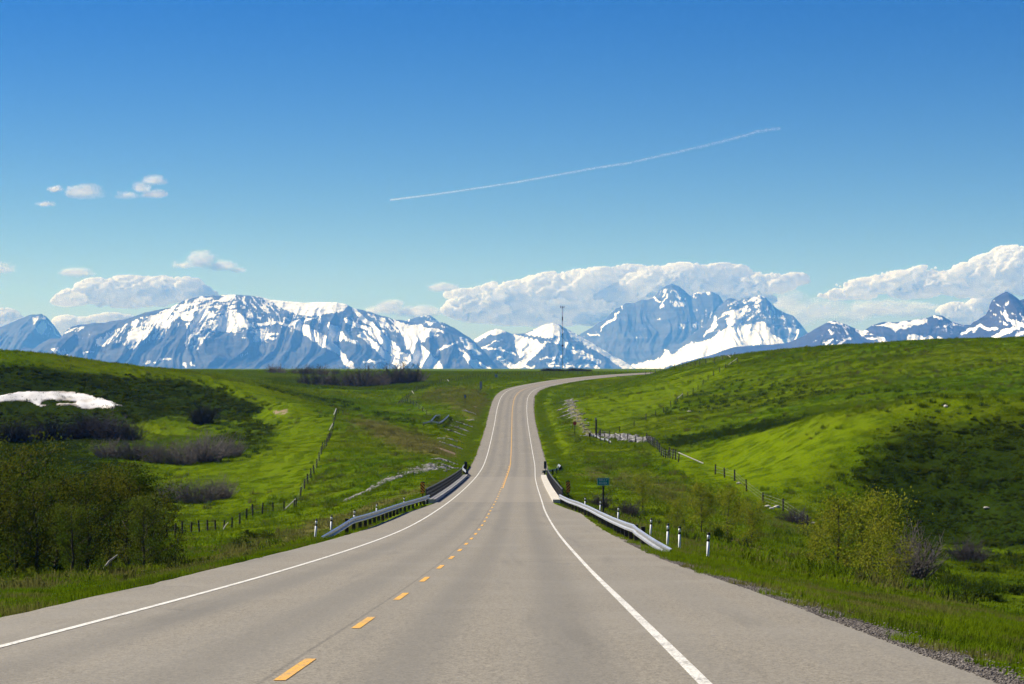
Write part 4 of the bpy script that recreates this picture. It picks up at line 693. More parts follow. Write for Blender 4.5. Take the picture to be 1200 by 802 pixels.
thick('dark low brush across the valley bottom below the trees', 1500, -95, -12, 70, 400, .62, 82, .4, .9)
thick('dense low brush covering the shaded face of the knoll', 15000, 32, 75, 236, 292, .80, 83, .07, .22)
thick('scattered low brush in the wet hollow past the verge', 500, 15, 60, 100, 250, .52, 84, .3, .7)
# ------------------------------------------------------------------ trees and bushes
def tree_parts(seed, H, W, nl, ls, leaf, nlimb=16, low=.12, spread=1.0, sig=.055, twigs=4, thick=1.0):
    rnd = random.Random(seed); t = MB(); trunk = [(0, 0, -.25)]; x = y = 0
    for i in range(1, 9):
        x += rnd.gauss(0, .012) * H; y += rnd.gauss(0, .012) * H; trunk.append((x, y, H * .93 * i / 8))
    rr = H * .016 * thick; t.tube(trunk, [rr * (1.25 - i / 8) + .006 for i in range(9)], 6); tips = []
    for i in range(nlimb):
        f = low + (0.92 - low) * (i + rnd.random()) / nlimb; k = f * 8; i0 = min(int(k), 7); a = Vector(trunk[i0]).lerp(Vector(trunk[i0 + 1]), k - i0); az = i * 2.4 + rnd.random() * .8
        L = W * (.62 + .35 * rnd.random()) * (1.12 - abs(f - .45) * 1.05) * spread; up = .35 + .75 * rnd.random() + f * .5; p = a.copy(); path = [tuple(p)]; dirv = Vector((math.cos(az), math.sin(az), up * .6)).normalized()
        for s_ in range(4):
            dirv = (dirv + Vector((rnd.gauss(0, .16), rnd.gauss(0, .16), .12 + rnd.gauss(0, .1)))).normalized(); p = p + dirv * L / 4; path.append(tuple(p)); tips.append((p.copy(), .8 if s_ > 1 else .45))
        t.tube(path, [rr * .55 * (1 - f * .6) * (1 - j / 4.6) + .003 for j in range(5)], 4)
        for s_ in range(twigs):
            b0 = Vector(path[rnd.randint(1, 4)]); dv = (dirv + Vector((rnd.gauss(0, .7), rnd.gauss(0, .7), rnd.gauss(.2, .4)))).normalized(); b1 = b0 + dv * L * (.22 + .2 * rnd.random()); b2 = b1 + (dv + Vector((0, 0, .3))).normalized() * L * .14
            t.tube([tuple(b0), tuple(b1), tuple(b2)], [rr * .16 + .003, rr * .1 + .002, .002], 3); tips += [(b1, 1.0), (b2, 1.1)]
    tips.append((Vector(trunk[-1]), 1.2)); rng = np.random.default_rng(seed); wts = np.array([q[1] for q in tips]) * rng.gamma(1.2, 1, len(tips)); wts /= wts.sum(); T = np.array([tuple(q[0]) for q in tips])[rng.choice(len(tips), nl, p=wts)]
    P = T + rng.normal(size=(nl, 3)) * H * sig; P[:, 2] = np.maximum(P[:, 2], .05 * H)
    a = rng.normal(size=(nl, 3)); a /= np.linalg.norm(a, axis=1)[:, None]; b = rng.normal(size=(nl, 3)); b -= (a * b).sum(1)[:, None] * a; b /= np.linalg.norm(b, axis=1)[:, None]; s = ls * (.55 + .8 * rng.random(nl))[:, None]
    V = np.stack([P + a * s, P + b * s * .55, P - a * s, P - b * s * .55], 1).reshape(-1, 3)
    return t.mesh('trunk', M['bark'], True), np_mesh('crown', V, np.arange(4 * nl).reshape(-1, 4), leaf, False)
def plant(name, label, cat, me1, me2, n1, n2, px, Z, scale, rz, group, dz=-.05, sx=1.0):
    x, y = at(px, Z); o = thing(name, label, cat, (x, y, G(x, y) + dz), rz, group); o.scale = (scale * sx, scale * sx, scale)
    link(n1, me1, o)
    if me2: link(n2, me2, o)
    return o
POP = [tree_parts(100 + i, 4.6, 1.9, 5600, .055, M['leaf_bud'] if i != 2 else M['leaf_fresh'], 18, .06, 1.05, .05) for i in range(3)]
pops = [  # photo x, distance, scale, variant, label
 (18, 98, 1.22, 0, 'tall dark budding poplar standing at the outer end of the roadside clump'), (66, 102, 1.02, 1, 'budding poplar second along in the roadside clump, behind the dark gap'), (104, 97, .93, 0, 'rust-tinged poplar in the middle of the roadside clump'),
 (150, 99, 1.0, 1, 'broad round-topped poplar with brownish new leaves at the road end of the clump'), (182, 104, .86, 0, 'slim brownish poplar beside the broad round-topped one, nearest the fence'), (168, 91, .62, 2, 'low fresh green sapling in front of the round-topped poplar'),
 (-18, 92, 1.1, 1, 'budding poplar half cut off by the picture edge'), (44, 90, .8, 0, 'shorter shaded poplar in front of the tall dark one'), (130, 112, 1.05, 1, 'poplar crown peeping between the middle and round-topped poplars'), (84, 88, .55, 2, 'small shaded sapling low in front of the clump middle')]
for i, (px, Z, s, v, lb) in enumerate(pops): plant('poplar_tree', lb, 'tree', *POP[v], 'trunk', 'crown', px, Z, s, i * 1.3, 'budding poplars below the road')
SAP = [tree_parts(200 + i, 3.6, 1.35, 3000, .055, M['leaf_green'], 15, .1, 1.0, .060, 3, .6) for i in range(3)]
saps = [(980, 112, 1.18, 0, 'yellow-green young tree with a dark straight trunk, first of the verge pair'), (1030, 116, 1.32, 1, 'denser olive young tree, second of the verge pair next to the grey bush'), (1008, 128, 1.25, 2, 'thin young tree standing between and behind the verge pair'), (957, 122, .72, 2, 'short leafy sapling on the bridge side of the verge pair'), (1046, 108, .85, 0, 'low twiggy sapling hugging the dense olive tree'),
 (822, 150, .92, 0, 'thin pale sapling straight above the nearest white marker post'), (853, 156, 1.0, 1, 'spreading sapling with a leaning dark stem by the creek'), (795, 172, .72, 2, 'small yellow-green sapling behind the pair of marker posts'), (752, 200, .85, 2, 'bright yellow bush-like sapling closest to the green sign'), (880, 150, .8, 2, 'thin sapling at the far end of the creekside row')]
for i, (px, Z, s, v, lb) in enumerate(saps): plant('young_tree', lb, 'tree', *SAP[v], 'trunk', 'crown', px, Z, s, i * 1.7, 'young trees beyond the verge')
def bush_mesh(seed, H, W, n, r, mat_, sub=3):
    rnd = random.Random(seed); b = MB()
    for i in range(n):
        az = rnd.random() * 6.28; sp = rnd.random() ** .6; x0, y0 = math.cos(az) * W * .28 * sp, math.sin(az) * W * .28 * sp; h = H * (.5 + .5 * rnd.random()) * (1.12 - .4 * sp); p = Vector((x0, y0, -.05)); dv = Vector((math.cos(az) * sp * .75 + rnd.gauss(0, .15), math.sin(az) * sp * .75 + rnd.gauss(0, .15), 1)).normalized(); path = [tuple(p)]
        for s_ in range(3):
            dv = (dv + Vector((rnd.gauss(0, .16), rnd.gauss(0, .16), .05))).normalized(); p = p + dv * h / 3; path.append(tuple(p))
        b.tube(path, [r, r * .8, r * .6, r * .3], 3, cap=False)
        for s_ in range(sub):
            q = Vector(path[rnd.randint(1, 3)]); d2 = (dv + Vector((rnd.gauss(0, .6), rnd.gauss(0, .6), rnd.gauss(.1, .3)))).normalized(); q2 = q + d2 * h * (.15 + .2 * rnd.random()); b.tube([tuple(q), tuple(q2)], [r * .6, r * .3], 3, cap=False)
    return b.mesh('stems', mat_, True)
BG = [bush_mesh(300 + i, 2.6, 3.4, 230, .022, M['twig']) for i in range(3)]; BD = [bush_mesh(310 + i, 2.6, 3.6, 230, .03, M['twig_dark']) for i in range(3)]
BF = [bush_mesh(320 + i, 2.6, 3.6, 85, .034, M['twig'], 4) for i in range(3)]
def bush(px, Z, s, kind, lb, grp, sx=1.0): 
    i = int(px * 7) % 3; plant('bare_bush', lb, 'bush', {'g': BG, 'd': BD, 'f': BF}[kind][i], None, 'stems', '', px, Z, s, px, grp, -.05, sx)
for a in [(128, 372, 1.35, 'g', 'grey bare willow at the outer end of the long valley row', 'grey willows on the valley floor', 1.3), (158, 368, 1.45, 'g', 'second grey bare willow of the long valley row', 'grey willows on the valley floor', 1.3), (186, 364, 1.4, 'g', 'grey bare willow in the middle of the long valley row', 'grey willows on the valley floor', 1.3), (214, 362, 1.6, 'g', 'fourth grey willow of the long valley row', 'grey willows on the valley floor', 1.3), (243, 364, 1.85, 'g', 'tallest grey willow of the long valley row', 'grey willows on the valley floor', 1.25), (268, 372, 1.5, 'g', 'grey willow ending the long valley row toward the road', 'grey willows on the valley floor', 1.1),
 (205, 292, 1.15, 'g', 'purplish-grey willow at the outer end of the shorter row', 'purplish willows nearer the road', 1.2), (232, 288, 1.35, 'g', 'purplish-grey willow in the middle of the shorter row', 'purplish willows nearer the road', 1.2), (258, 294, 1.2, 'g', 'purplish-grey willow ending the shorter row', 'purplish willows nearer the road', 1.1),
 (100, 438, 1.9, 'd', 'dark bare thicket bush under the snowdrift tip', 'dark bushes under the bank', 1.4), (130, 434, 1.9, 'd', 'dark bare bush just past the snowdrift tip', 'dark bushes under the bank', 1.3), (150, 425, 1.5, 'd', 'smaller dark bush at the end of the snowdrift group', 'dark bushes under the bank', 1.2), (238, 468, 1.6, 'd', 'round dark bush at the foot of the ribbed bank', 'dark bushes under the bank', 1.2), (60, 432, 1.7, 'd', 'dark bush directly below the snowdrift', 'dark bushes under the bank', 1.4), (20, 425, 1.7, 'd', 'dark bush below the snowdrift at the picture edge', 'dark bushes under the bank', 1.4), (110, 470, 1.4, 'd', 'dark bush against the bank behind the snowdrift group', 'dark bushes under the bank', 1.2),
 (1062, 140, 1.25, 'g', 'silvery bare bush fanning out beside the dense olive tree', None, 1.0), (1040, 150, 1.1, 'g', 'grey bare bush half hidden behind the dense olive tree', None, 1.0), (702, 196, .5, 'd', 'small dark bush below the green sign', None, 1.3), (735, 190, .55, 'd', 'small dark bush between the green sign and the yellow sapling', None, 1.3), (1135, 190, .8, 'd', 'lone dark bush in the wet hollow', None, 1.2), (930, 232, .7, 'd', 'dark scrubby bush by the creek stones', None, 1.4)]: bush(*a)
far = [(355, 800, 1.7), (370, 790, 2.2), (384, 800, 2.0), (397, 790, 2.3), (410, 800, 2.2), (424, 790, 2.5), (433, 800, 3.2), (446, 790, 2.4), (458, 800, 2.6), (470, 805, 2.8), (481, 800, 3.3), (490, 810, 1.6)]
names = ['first', 'second', 'third', 'fourth', 'fifth', 'sixth', 'seventh', 'eighth', 'ninth', 'tenth', 'eleventh', 'twelfth']
for i, (px, Z, s) in enumerate(far): bush(px, Z, s * (.78 + .4 * ((i * 5) % 7) / 6), 'f', names[i] + ' bush of the dark brush line on the plateau, counting toward the road', 'brush line on the plateau', 1.15)
far2 = [(318, 1000, 2.0), (325, 1010, 2.2), (331, 1000, 1.4), (346, 1010, 1.7), (357, 1000, 2.2), (362, 1010, 2.1), (377, 1000, 2.5), (393, 1010, 1.6)]
for i, (px, Z, s) in enumerate(far2): bush(px, Z, s * .75, 'f', names[i] + ' small bush of the broken row near the plateau skyline, counting toward the road', 'broken row of skyline bushes', 1.2)
for i in range(14): bush(636 + i * 4.2, 1290 + (i * 37) % 60, (.55 + (i * 13 % 7) * .06), 'd', 'low dark bush in the hedge line at the foot of the radio mast', 'hedge at the foot of the radio mast', 1.6)
# ------------------------------------------------------------------ fences
PM = MB().tube([(0, 0, -.3), (0, 0, .6), (.008, .005, 1.15)], [.062, .06, .056], 6).mesh('post', M['wood'], False)
def fence(label, path, step, seed, h=1.0, extra=(), skip=()):
    rnd = random.Random(seed); P = np.array([at(px, Z) for px, Z in path]); L = np.concatenate([[0], np.cumsum(np.hypot(np.diff(P[:, 0]), np.diff(P[:, 1])))]); n = max(2, int(round(L[-1] / step)) + 1); q = np.linspace(0, L[-1], n)
    x = np.interp(q, L, P[:, 0]); y = np.interp(q, L, P[:, 1]); z = ground(x, y); f = thing('wire_fence', label, 'fence', (x[0], y[0], z[0])); top = []
    for i in range(n):
        o = link('post', PM, f); s = h * (.92 + .16 * rnd.random()); o.location = (x[i] - x[0], y[i] - y[0], z[i] - z[0]); o.scale = (1.5, 1.5, s); o.rotation_euler = (rnd.gauss(0, .045), rnd.gauss(0, .045), rnd.random() * 6); top.append(Vector(o.location))
    for k in (.35, .65, .95):
        wb = MB(); wb.tube([tuple(t + Vector((0, 0, k * h))) for t in top], .006, 3, cap=False); wb.build('wire', M['wire'], f)
    for (i, dirx, diry, ln) in extra:    # pale diagonal braces
        i = min(i, n - 1); b = MB(); a = top[i] + Vector((0, 0, 1.0 * h)); e = top[i] + Vector((dirx * ln, diry * ln, 0)); e.z = G(e.x + x[0], e.y + y[0]) - z[0] + .12; b.tube([tuple(a), tuple(e)], .085, 6); b.build('brace', M['wood_pale'], f)
    return f
fence('old wire fence climbing the flank of the dry-grass knoll', [(347, 268), (356, 285), (364, 305), (373, 330), (381, 365), (388, 405), (393, 445), (402, 478)], 9.5, 1, 1.15, [(0, -.5, -.87, 2.6), (16, -.2, -.9, 2.4), (19, -.1, -.9, 3)])
fence('low wire fence along the valley below the road verge', [(345, 262), (322, 254), (300, 247), (280, 236), (258, 226), (236, 216), (215, 207), (196, 198)], 4.4, 2, 1.1)
fence('long fence crossing the plateau toward the radio mast', [(466, 640), (479, 668), (492, 700), (515, 745), (541, 800), (575, 850), (610, 895), (650, 935), (690, 965), (735, 990)], 4.6, 3, 1.15, [(8, .3, -.9, 2.6), (27, .3, -.9, 2.6)])
fence('short fence dropping from the plateau corner toward the old guardrail', [(465, 636), (472, 606), (482, 580), (493, 556), (506, 535), (517, 522)], 7.5, 4, 1.1, [(0, .5, -.85, 4)])
fence('fence silhouetted on the crest of the east hill', [(757, 700), (775, 686), (793, 672), (810, 656), (823, 645), (835, 640), (850, 634), (861, 622)], 4.4, 5, 1.2, [(16, .4, -.8, 2)])
fence('fence descending the grassy hill in the hollow', [(864, 600), (857, 590), (847, 578), (838, 566), (828, 552), (818, 536), (811, 525), (804, 515), (796, 502), (788, 492), (779, 482), (770, 473), (759, 464), (749, 457), (740, 452), (730, 447), (719, 441), (707, 436)], 9.5, 6, 1.1, [(0, -.55, -.8, 5), (10, -.4, -.9, 4)])
fence('close-posted fence running down to the creek', [(757, 400), (763, 378), (770, 358), (778, 340), (786, 325), (795, 312)], 5.0, 7, 1.25, [(18, .75, -.65, 4.2)])
fence('short line of rough posts at the rock pile', [(702, 418), (714, 412), (727, 405), (742, 400), (753, 396)], 3.2, 8, 1.1, [(3, .7, -.7, 2.6)])
fence('sparse leaning posts following the creek stones', [(838, 290), (862, 270), (880, 258), (903, 248), (924, 240), (946, 233)], 10, 9, 1.15)
fence('short fence in the wet hollow behind the verge trees', [(1056, 188), (1066, 192), (1075, 197), (1085, 203), (1092, 208)], 5.5, 10, 1.2, [(4, .25, -.3, 1.0)])
# ------------------------------------------------------------------ guardrails
WB = [(0.01, .0), (.085, .03), (.085, .085), (.0, .135), (.0, .175), (.085, .225), (.085, .28), (0.01, .31)]   # W profile: (outwards, up)
def guardrail(label, pts, side, step, z0=.42, ends=(0, 0), posts=True, kind='guardrail', postm=None, ph=.72):
    """pts: (x, y, ground z). side: +1 when the beam faces +x side of the travel direction"""
    P = [Vector(p) for p in pts]; L = [0.0]
    for a, b in zip(P[:-1], P[1:]): L.append(L[-1] + (b - a).length)
    n = max(2, int(L[-1] / step) + 1); q = np.linspace(0, L[-1], n); X = [np.interp(q, L, [p[k] for p in P]) for k in range(3)]
    t = thing('guardrail', label, 'guardrail', tuple(P[0])); o0 = P[0]; V = []; Fc = []; m = len(WB)
    for i in range(n):
        j0, j1 = max(i - 1, 0), min(i + 1, n - 1); d = Vector((X[0][j1] - X[0][j0], X[1][j1] - X[1][j0], 0)).normalized(); nv = Vector((d.y, -d.x, 0)) * side
        dr = 0.0
        if ends[0] and q[i] < ends[0]: dr = (1 - q[i] / ends[0]) * (z0 + .10)
        if ends[1] and L[-1] - q[i] < ends[1]: dr = (1 - (L[-1] - q[i]) / ends[1]) * (z0 + .10)
        for a, u in WB: V.append((X[0][i] - o0.x + nv.x * (a + .08), X[1][i] - o0.y + nv.y * (a + .08), X[2][i] - o0.z + z0 + u - dr))
    g = grid_faces(n, m); me = np_mesh('beam', V, g, M['galv'], False); b = link('beam', me, t); md = b.modifiers.new('sheet', 'SOLIDIFY'); md.thickness = .012
    if posts:
        k = int(L[-1] / 3.8); pm = MB().box((0, 0, ph / 2 - .2), (.2, .16, ph + .4)).mesh('post', postm or M['wood'])
        for i in range(k + 1):
            s = min(.6 + i * 3.8, L[-1] - .2)
            if (ends[0] and s < ends[0] * .7) or (ends[1] and L[-1] - s < ends[1] * .7): continue
            o = link('post', pm, t); x = [float(np.interp(s, L, [p[c_] for p in P])) for c_ in range(3)]; o.location = (x[0] - o0.x, x[1] - o0.y, x[2] - o0.z); j = min(int(np.searchsorted(L, s)), len(P) - 1); dd = P[j] - P[max(j - 1, 0)]; o.rotation_euler = (0, 0, math.atan2(dd.y, dd.x))
    return t
def rp(off, Y, drop=0.0):
    x, y, z = road_pt(off, Y); return (x, y, G(x, y) if abs(off) > 5 else z + drop)
guardrail('galvanised guardrail leading to the bridge on the oncoming side', [rp(-5.3, 182), rp(-5.5, 174), rp(-5.75, 165), rp(-6.0, 155), rp(-6.05, 145), rp(-6.1, 130), rp(-6.1, 118), rp(-6.2, 110), rp(-6.35, 104), rp(-6.55, 98)], -1, 2.0, .42, (0, 13))
guardrail('galvanised guardrail leading to the bridge on the near lane side', [rp(5.2, 182), rp(5.4, 174), rp(5.6, 165), rp(6.0, 155), rp(6.35, 140), rp(6.45, 125), rp(6.5, 110), rp(6.5, 96), rp(6.55, 88), rp(6.8, 81), rp(7.1, 76)], 1, 2.0, .42, (0, 14))
guardrail('short curled guardrail beyond the bridge on the oncoming side', [rp(-4.95, 292), rp(-5.2, 297), rp(-5.7, 304), rp(-5.9, 312), rp(-5.9, 322), rp(-6.0, 334)], -1, 2.0, .42, (0, 5))
guardrail('short curled guardrail beyond the bridge on the near lane side', [rp(4.75, 292), rp(5.4, 294), rp(6.2, 297), rp(7.0, 304), rp(7.3, 312), rp(6.9, 322)], -1, 1.0, .42, (0, 4))
def gp(px, Z): x, y = at(px, Z); return (x, y, G(x, y))
guardrail('bent old guardrail hooking round the culvert in the hillside ditch', [gp(495, 436), gp(505, 440), gp(514, 444), gp(518, 456), gp(522, 474), gp(525.5, 492), gp(525, 505), gp(522, 512)], 1, 1.5, .42)
guardrail('straight old guardrail on the far lip of the hillside culvert', [gp(504, 446), gp(510, 470), gp(515, 492), gp(519, 510)], 1, 2.0, .42)
guardrail('curved old guardrail in the grass by the rock pile', [gp(690, 428), gp(692.5, 418), gp(697, 410), gp(704, 404), gp(710, 400), gp(715, 396)], -1, 1.5, .36, (0, 0))
# ------------------------------------------------------------------ bridge
br = thing('road_bridge', 'short highway bridge with pale kerbs and dark steel railings', 'bridge', (float(XC(236)), 236, float(ZC(236)) - .6))
o0 = Vector(br.location)
def sweep(name, off0, off1, zl, zh, y0, y1, mt, parent, step=6.0, label=None):
    ys = np.arange(y0, y1 + .01, (y1 - y0) / max(1, int((y1 - y0) / step))); V = []
    for y in ys:
        for off, dz in ((off0(y), zl), (off0(y), zh), (off1(y), zh), (off1(y), zl)):
            x, yy, z = road_pt(float(off), float(y)); V.append((x - o0.x, yy - o0.y, z - o0.z + dz))
    n = len(ys); f = []
    for i in range(n - 1):
        for j in range(4): a = i * 4 + j; b = i * 4 + (j + 1) % 4; f.append((a, b, b + 4, a + 4))
    f += [(3, 2, 1, 0), (4 * n - 4, 4 * n - 3, 4 * n - 2, 4 * n - 1)]; o = link(name, np_mesh(name, V, f, mt, False), parent)
    if label: o['label'] = label
    return o
sweep('kerb', lambda y: -HWL(y) - .60, lambda y: -HWL(y) + .04, -.3, .24, 182.5, 291, M['concrete'], br)
sweep('kerb', lambda y: HWR(y) - .04, lambda y: HWR(y) + .60, -.3, .22, 182.5, 291, M['concrete'], br)
sweep('deck_edge', lambda y: -HWL(y) - .95, lambda y: -HWL(y) - .603, -.9, .10, 182.5, 291, M['concrete'], br)
sweep('deck_edge', lambda y: HWR(y) + .603, lambda y: HWR(y) + .95, -.9, .10, 182.5, 291, M['concrete'], br)
for s_, HW in ((-1, HWL), (1, HWR)):
    rl = sweep('railing', lambda y: s_ * (HW(y) + .68), lambda y: s_ * (HW(y) + .76), .98, 1.08, 182.6, 290.8, M['dark_steel'], br)
    rl['label'] = 'dark steel railing on the oncoming side' if s_ < 0 else 'dark steel railing on the near lane side'
    for zc in (.36, .66): sweep('rail', lambda y: s_ * (HW(y) + .69), lambda y: s_ * (HW(y) + .75), zc, zc + .12, 182.6, 290.8, M['dark_steel'], rl)
    pm = MB().box((0, 0, .45), (.12, .14, 1.1)).mesh('post', M['dark_steel'])
    for y in np.arange(183, 291, 2.4):
        x, yy, z = road_pt(s_ * (float(HW(y)) + .72), float(y)); o = link('post', pm, rl); o.location = (x - o0.x, yy - o0.y, z - o0.z)
# ------------------------------------------------------------------ marker posts
MP = [MB().tube([(0, 0, -.3), (0, 0, .64)], .05, 12).mesh('shaft', M['white'], True), MB().tube([(0, 0, .64), (0, 0, .73)], .052, 12).mesh('band', M['black'], True), MB().tube([(0, 0, .73), (0, 0, .87)], .05, 12).mesh('collar', M['white'], True), MB().tube([(0, 0, .87), (0, 0, .94), (0, 0, .955)], [.052, .052, .03], 12).mesh('cap', M['black'], True)]
def marker(px, off_, label, scale=1.0):
    f = lambda Y: 600 + road_pt(off_, Y)[0] / road_pt(off_, Y)[1] * F - px
    lo, hi = 30.0, 178.0
    for _ in range(50):
        md = (lo + hi) / 2
        if f(lo) * f(md) <= 0: hi = md
        else: lo = md
    x, y, z = road_pt(off_, lo); t = thing('marker_post', label, 'marker post', (x, y, G(x, y)), 0, 'white delineator posts along the guardrails'); t.scale = (scale,) * 3
    t.rotation_euler = (random.Random(px).gauss(0, .02), .035 + random.Random(px).gauss(0, .02), 0)
    for nm, me in zip(('shaft', 'band', 'collar', 'cap'), MP): link(nm, me, t)
for a in [(829, 8.6, 'white marker post with black bands, standing clear of the guardrail end'), (796, 8.3, 'white marker post just past the buried guardrail tip'), (782, 8.1, 'white marker post directly behind the guardrail tip'), (762, 8.5, 'white marker post half hidden by the sloping guardrail end'), (724, 8.0, 'white marker post showing above the middle of the near lane guardrail'), (703, 7.9, 'white marker post beside the green sign pole'), (673, 7.0, 'small white marker post between green sign and bridge railing'),
 (369.5, -7.4, 'white marker post at the ground end of the oncoming side guardrail'), (388, -7.8, 'white marker post behind the start of the oncoming side guardrail'), (415, -7.8, 'white marker post tilted above the bend of the oncoming side guardrail'), (441, -7.8, 'white marker post above the middle of the oncoming side guardrail'), (486, -7.0, 'white marker post near the striped board on the oncoming side')]: marker(*a)
# ------------------------------------------------------------------ signs
def hazard(label, off_, Y, flip, back=False, z_=.65):
    x, y, z = road_pt(off_, Y); t = thing('hazard_marker', label, 'hazard marker', (x, y, G(x, y)), -float(HD(Y)) + random.Random(Y).gauss(0, .04), 'hazard boards at the bridge corners'); MB().box((0, .05, .7), (.09, .09, 2.2)).build('post', M['wood'], t)
    w_, h_ = .34, .94; zb_ = z_; b = MB().box((0, 0, zb_ + h_ / 2), (w_, .02, h_)).build('board', M['sign_grey'] if back else M['black'], t)
    if back:
        b.data.materials[0] = M['black']; return
    for k in range(5):                           # orange diagonal bars, clipped to the board
        c = zb_ + (k - .55) * .25; s = .34 * flip; x0, x1 = -w_ / 2 + .01, w_ / 2 - .01
        q = [(x0, c - s / 2), (x1, c + s / 2), (x1, c + s / 2 + .125), (x0, c - s / 2 + .125)]
        q = [(a, min(max(v, zb_ + .01), zb_ + h_ - .01)) for a, v in q]
        if max(v for _, v in q) - min(v for _, v in q) > .02: MB().poly([(a, -.013, v) for a, v in q]).build('stripe', M['orange'], b)
hazard('orange and black striped board at the bridge corner, oncoming side', -5.9, 186, -1, z_=.85)
hazard('orange and black striped board at the bridge corner, near lane side', 6.0, 194, 1, z_=.75)
hazard('dark back of a hazard board at the far bridge corner, near lane side', 5.0, 293, 1, True, .95)
hazard('dark back of a hazard board at the far bridge corner, oncoming side', -5.2, 296, 1, True, .8)
def text_mesh(txt, size):
    cu = bpy.data.curves.new('t', 'FONT'); cu.body = txt; cu.size = size; cu.align_x = 'CENTER'; cu.align_y = 'CENTER'; cu.extrude = .004; ob = bpy.data.objects.new('t', cu); COL.objects.link(ob)
    dg = bpy.context.evaluated_depsgraph_get(); me = bpy.data.meshes.new_from_object(ob.evaluated_get(dg)); bpy.data.objects.remove(ob); me.materials.clear(); me.materials.append(M['white']); return me
x, y, z = road_pt(8.0, 166); t = thing('river_sign', 'green name sign with two white lines on a dark pole behind the guardrail', 'sign', (x, y, G(x, y)), .05); zg = G(x, y)
MB().box((0, .06, 1.05), (.12, .1, 2.9)).build('post', M['wood'], t)
bd = MB().box((0, 0, 2.36), (.86, .02, .54)).build('panel', M['sign_green'], t)
bo = MB()
for c_, s_ in (((0, -.012, 2.61), (.82, .006, .018)), ((0, -.012, 2.11), (.82, .006, .018)), ((-.41, -.012, 2.36), (.018, .005, .482)), ((.41, -.012, 2.36), (.018, .005, .482))): bo.box(c_, s_)
bo.build('border', M['white'], bd)
for txt, zz in (('BELLY', 2.47), ('RIVER', 2.24)):
    o = link('lettering', text_mesh(txt, .235), bd); o.location = (0, -.016, zz); o.rotation_euler = (R(90), 0, 0)
def small_sign(name, label, px, Z, h, wd, hh, mt, shape='rect', cat='sign'):
    x, y = at(px, Z); t = thing(name, label, cat, (x, y, G(x, y))); MB().box((0, .06, h / 2 - .15), (.1, .1, h + .3)).build('post', M['wood'], t); b = MB()
    if shape == 'rect': b.box((0, 0, h - hh / 2), (wd, .03, hh))
    else:
        k = 8 if shape == 'oct' else 4; pts = [(math.cos((i + .5) * 2 * math.pi / k) * wd / 2, math.sin((i + .5) * 2 * math.pi / k) * wd / 2) for i in range(k)]
        b.poly([(a, -.015, h - wd / 2 + c_) for a, c_ in pts]); b.poly([(a, .015, h - wd / 2 + c_) for a, c_ in reversed(pts)])
        for i in range(k): (a, c_), (a2, c2) = pts[i], pts[(i + 1) % k]; b.poly([(a, -.015, h - wd / 2 + c_), (a, .015, h - wd / 2 + c_), (a2, .015, h - wd / 2 + c2), (a2, -.015, h - wd / 2 + c2)])
    b.build('panel', mt, t)
small_sign('stop_sign', 'small red octagonal sign on a thin post in the grass', 673.5, 438, 2.6, .72, .7, M['red'], 'oct')
small_sign('roadside_marker', 'blue-topped narrow sign post beside the uphill ditch', 545, 560, 3.0, .42, .8, M['blue'])
small_sign('roadside_marker', 'tall plain grey narrow sign beside the climbing road', 563.5, 640, 3.3, .62, 2.0, M['sign_grey'])
small_sign('roadside_marker', 'little dark square sign far up near the plateau fence', 581.5, 800, 1.6, 1.0, 1.0, M['sign_grey'])
x, y = at(698.5, 422); t = thing('braced_gatepost', 'tall dark double gatepost in front of the rock pile', 'gatepost', (x, y, G(x, y)))
MB().tube([(0, 0, -.3), (0, 0, 3.4)], [.2, .16], 8).build('post', M['wood'], t); MB().tube([(.75, -.6, -.3), (.75, -.6, 1.6)], [.16, .14], 8).build('post', M['wood'], t); MB().tube([(-2.2, 0, 1.55), (0, 0, 1.75)], .06, 6).build('rail', M['wood'], t); MB().box((-.05, -.05, 3.55), (.35, .3, .3)).build('cap', M['sign_grey'], t)
# white stones by the creek
ST = []
for i in range(4): V, f = stones([(0, 0, 0)], [.5], 400 + i, .6); ST.append(np_mesh('boulder', V, f, M['concrete'], False))
bl = [(899, 246, .55, 'largest pale boulder by the creek posts'), (904, 244, .4, 'pale boulder touching the largest one'), (910, 246, .45, 'pale boulder third along the creek'), (930, 236, .5, 'pale boulder beside the middle leaning post'), (940, 233, .4, 'small pale boulder past the middle leaning post'), (952, 236, .4, 'pale boulder at the dark end of the creek'), (1131, 205, .6, 'pale boulder beside the lone dark bush'), (1146, 205, .55, 'pale boulder on the outer side of the lone dark bush'), (1096, 165, .3, 'little white stone below the hollow fence'), (866, 268, .45, 'pale stone behind the first leaning posts'), (1108, 285, .45, 'white stone high on the shaded knoll face'), (1155, 258, .4, 'white stone in the deep shade under the knoll'), (862, 500, .5, 'pale stone on the grassy hill below the fence'), (808, 470, .5, 'pale stone in the gully beside the hill fence')]
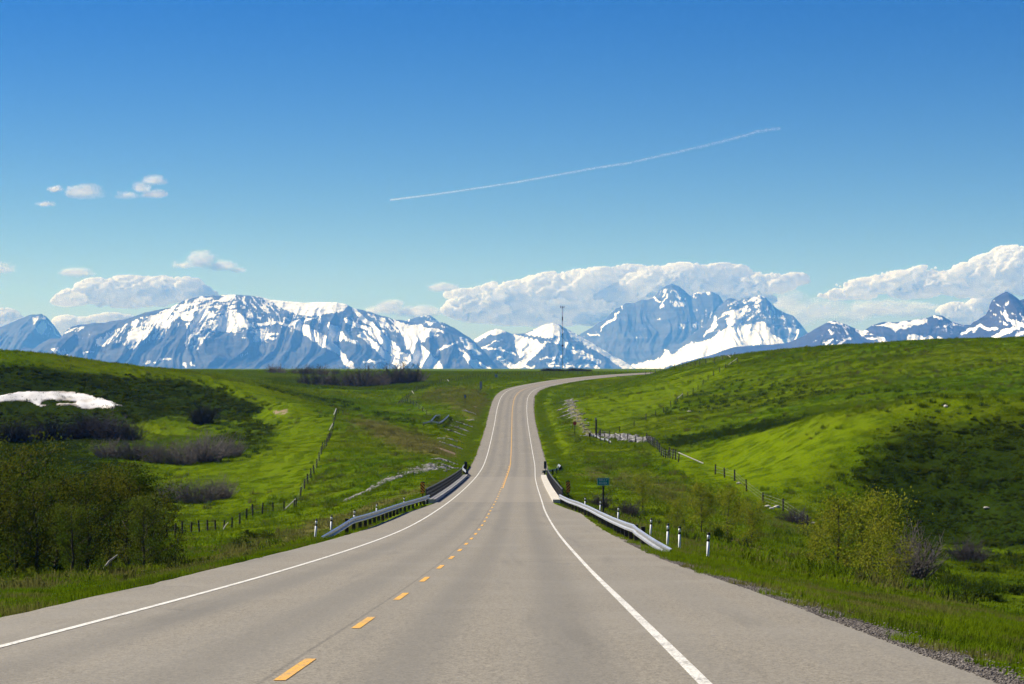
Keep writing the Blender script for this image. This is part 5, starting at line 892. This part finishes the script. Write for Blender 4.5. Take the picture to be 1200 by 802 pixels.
for i, (px, Z, s, lb) in enumerate(bl): x, y = at(px, Z); o = link('boulder', ST[i % 4], None); o.location = (x, y, G(x, y) + s * .2); o.scale = (s * 1.5,) * 3; o.rotation_euler = (0, 0, i); tag(o, lb, 'boulder', 'pale boulders')
for (px, Z, ln, az, lb) in [(122, 92, .6, .6, 'bleached fallen branch under the roadside poplars'), (262, 205, .9, 1.2, 'white fallen post beside the valley fence')]:
    x, y = at(px, Z); o = MB().tube([(0, 0, 0), (ln * .4 * math.cos(az), ln * .4 * math.sin(az), .3), (ln * math.cos(az), ln * math.sin(az), .55)], [.05, .045, .025], 6).build('fallen_branch', M['wood_pale']); o.location = (x, y, G(x, y) + .15); tag(o, lb, 'branch')
# ------------------------------------------------------------------ radio mast on the plateau
x, y = at(659, 1300); zg = G(x, y); HM = (432 - 360) / F * 1300 - zg; t = thing('radio_mast', 'slender lattice radio mast standing on the plateau skyline', 'mast', (x, y, zg)); b = MB(); r_ = .30
for k in range(3): a = k * 2.094; b.tube([(math.cos(a) * r_, math.sin(a) * r_, 0), (math.cos(a) * r_, math.sin(a) * r_, HM)], .065, 5)
b.build('leg_frame', M['dark_steel'], t); b = MB(); nb_ = int(HM / 1.1)
for i in range(nb_):
    for k in range(3): a, a2 = k * 2.094 + (i % 2) * 0, (k + 1) * 2.094; b.tube([(math.cos(a) * r_, math.sin(a) * r_, i * 1.1), (math.cos(a2) * r_, math.sin(a2) * r_, i * 1.1 + 1.1)], .035, 3)
b.build('lattice', M['dark_steel'], t)
MB().tube([(-.95, 0, HM - .5), (.95, 0, HM - .5)], .07, 5).build('crossarm', M['dark_steel'], t)
for sx in (-.95, 0, .95): MB().box((sx, 0, HM + .05), (.42, .35, 1.2)).build('antenna', M['dark_steel'], t)
MB().tube([(.1, -.6, HM * .40), (.1, -.9, HM * .40)], [.62, .62], 12).build('dish', M['dark_steel'], t); MB().tube([(0, -.5, HM * .57), (0, -.75, HM * .57)], [.4, .4], 12).build('dish', M['dark_steel'], t); MB().box((0, 0, HM * .82), (.6, .6, 2.2)).build('equipment_box', M['dark_steel'], t)
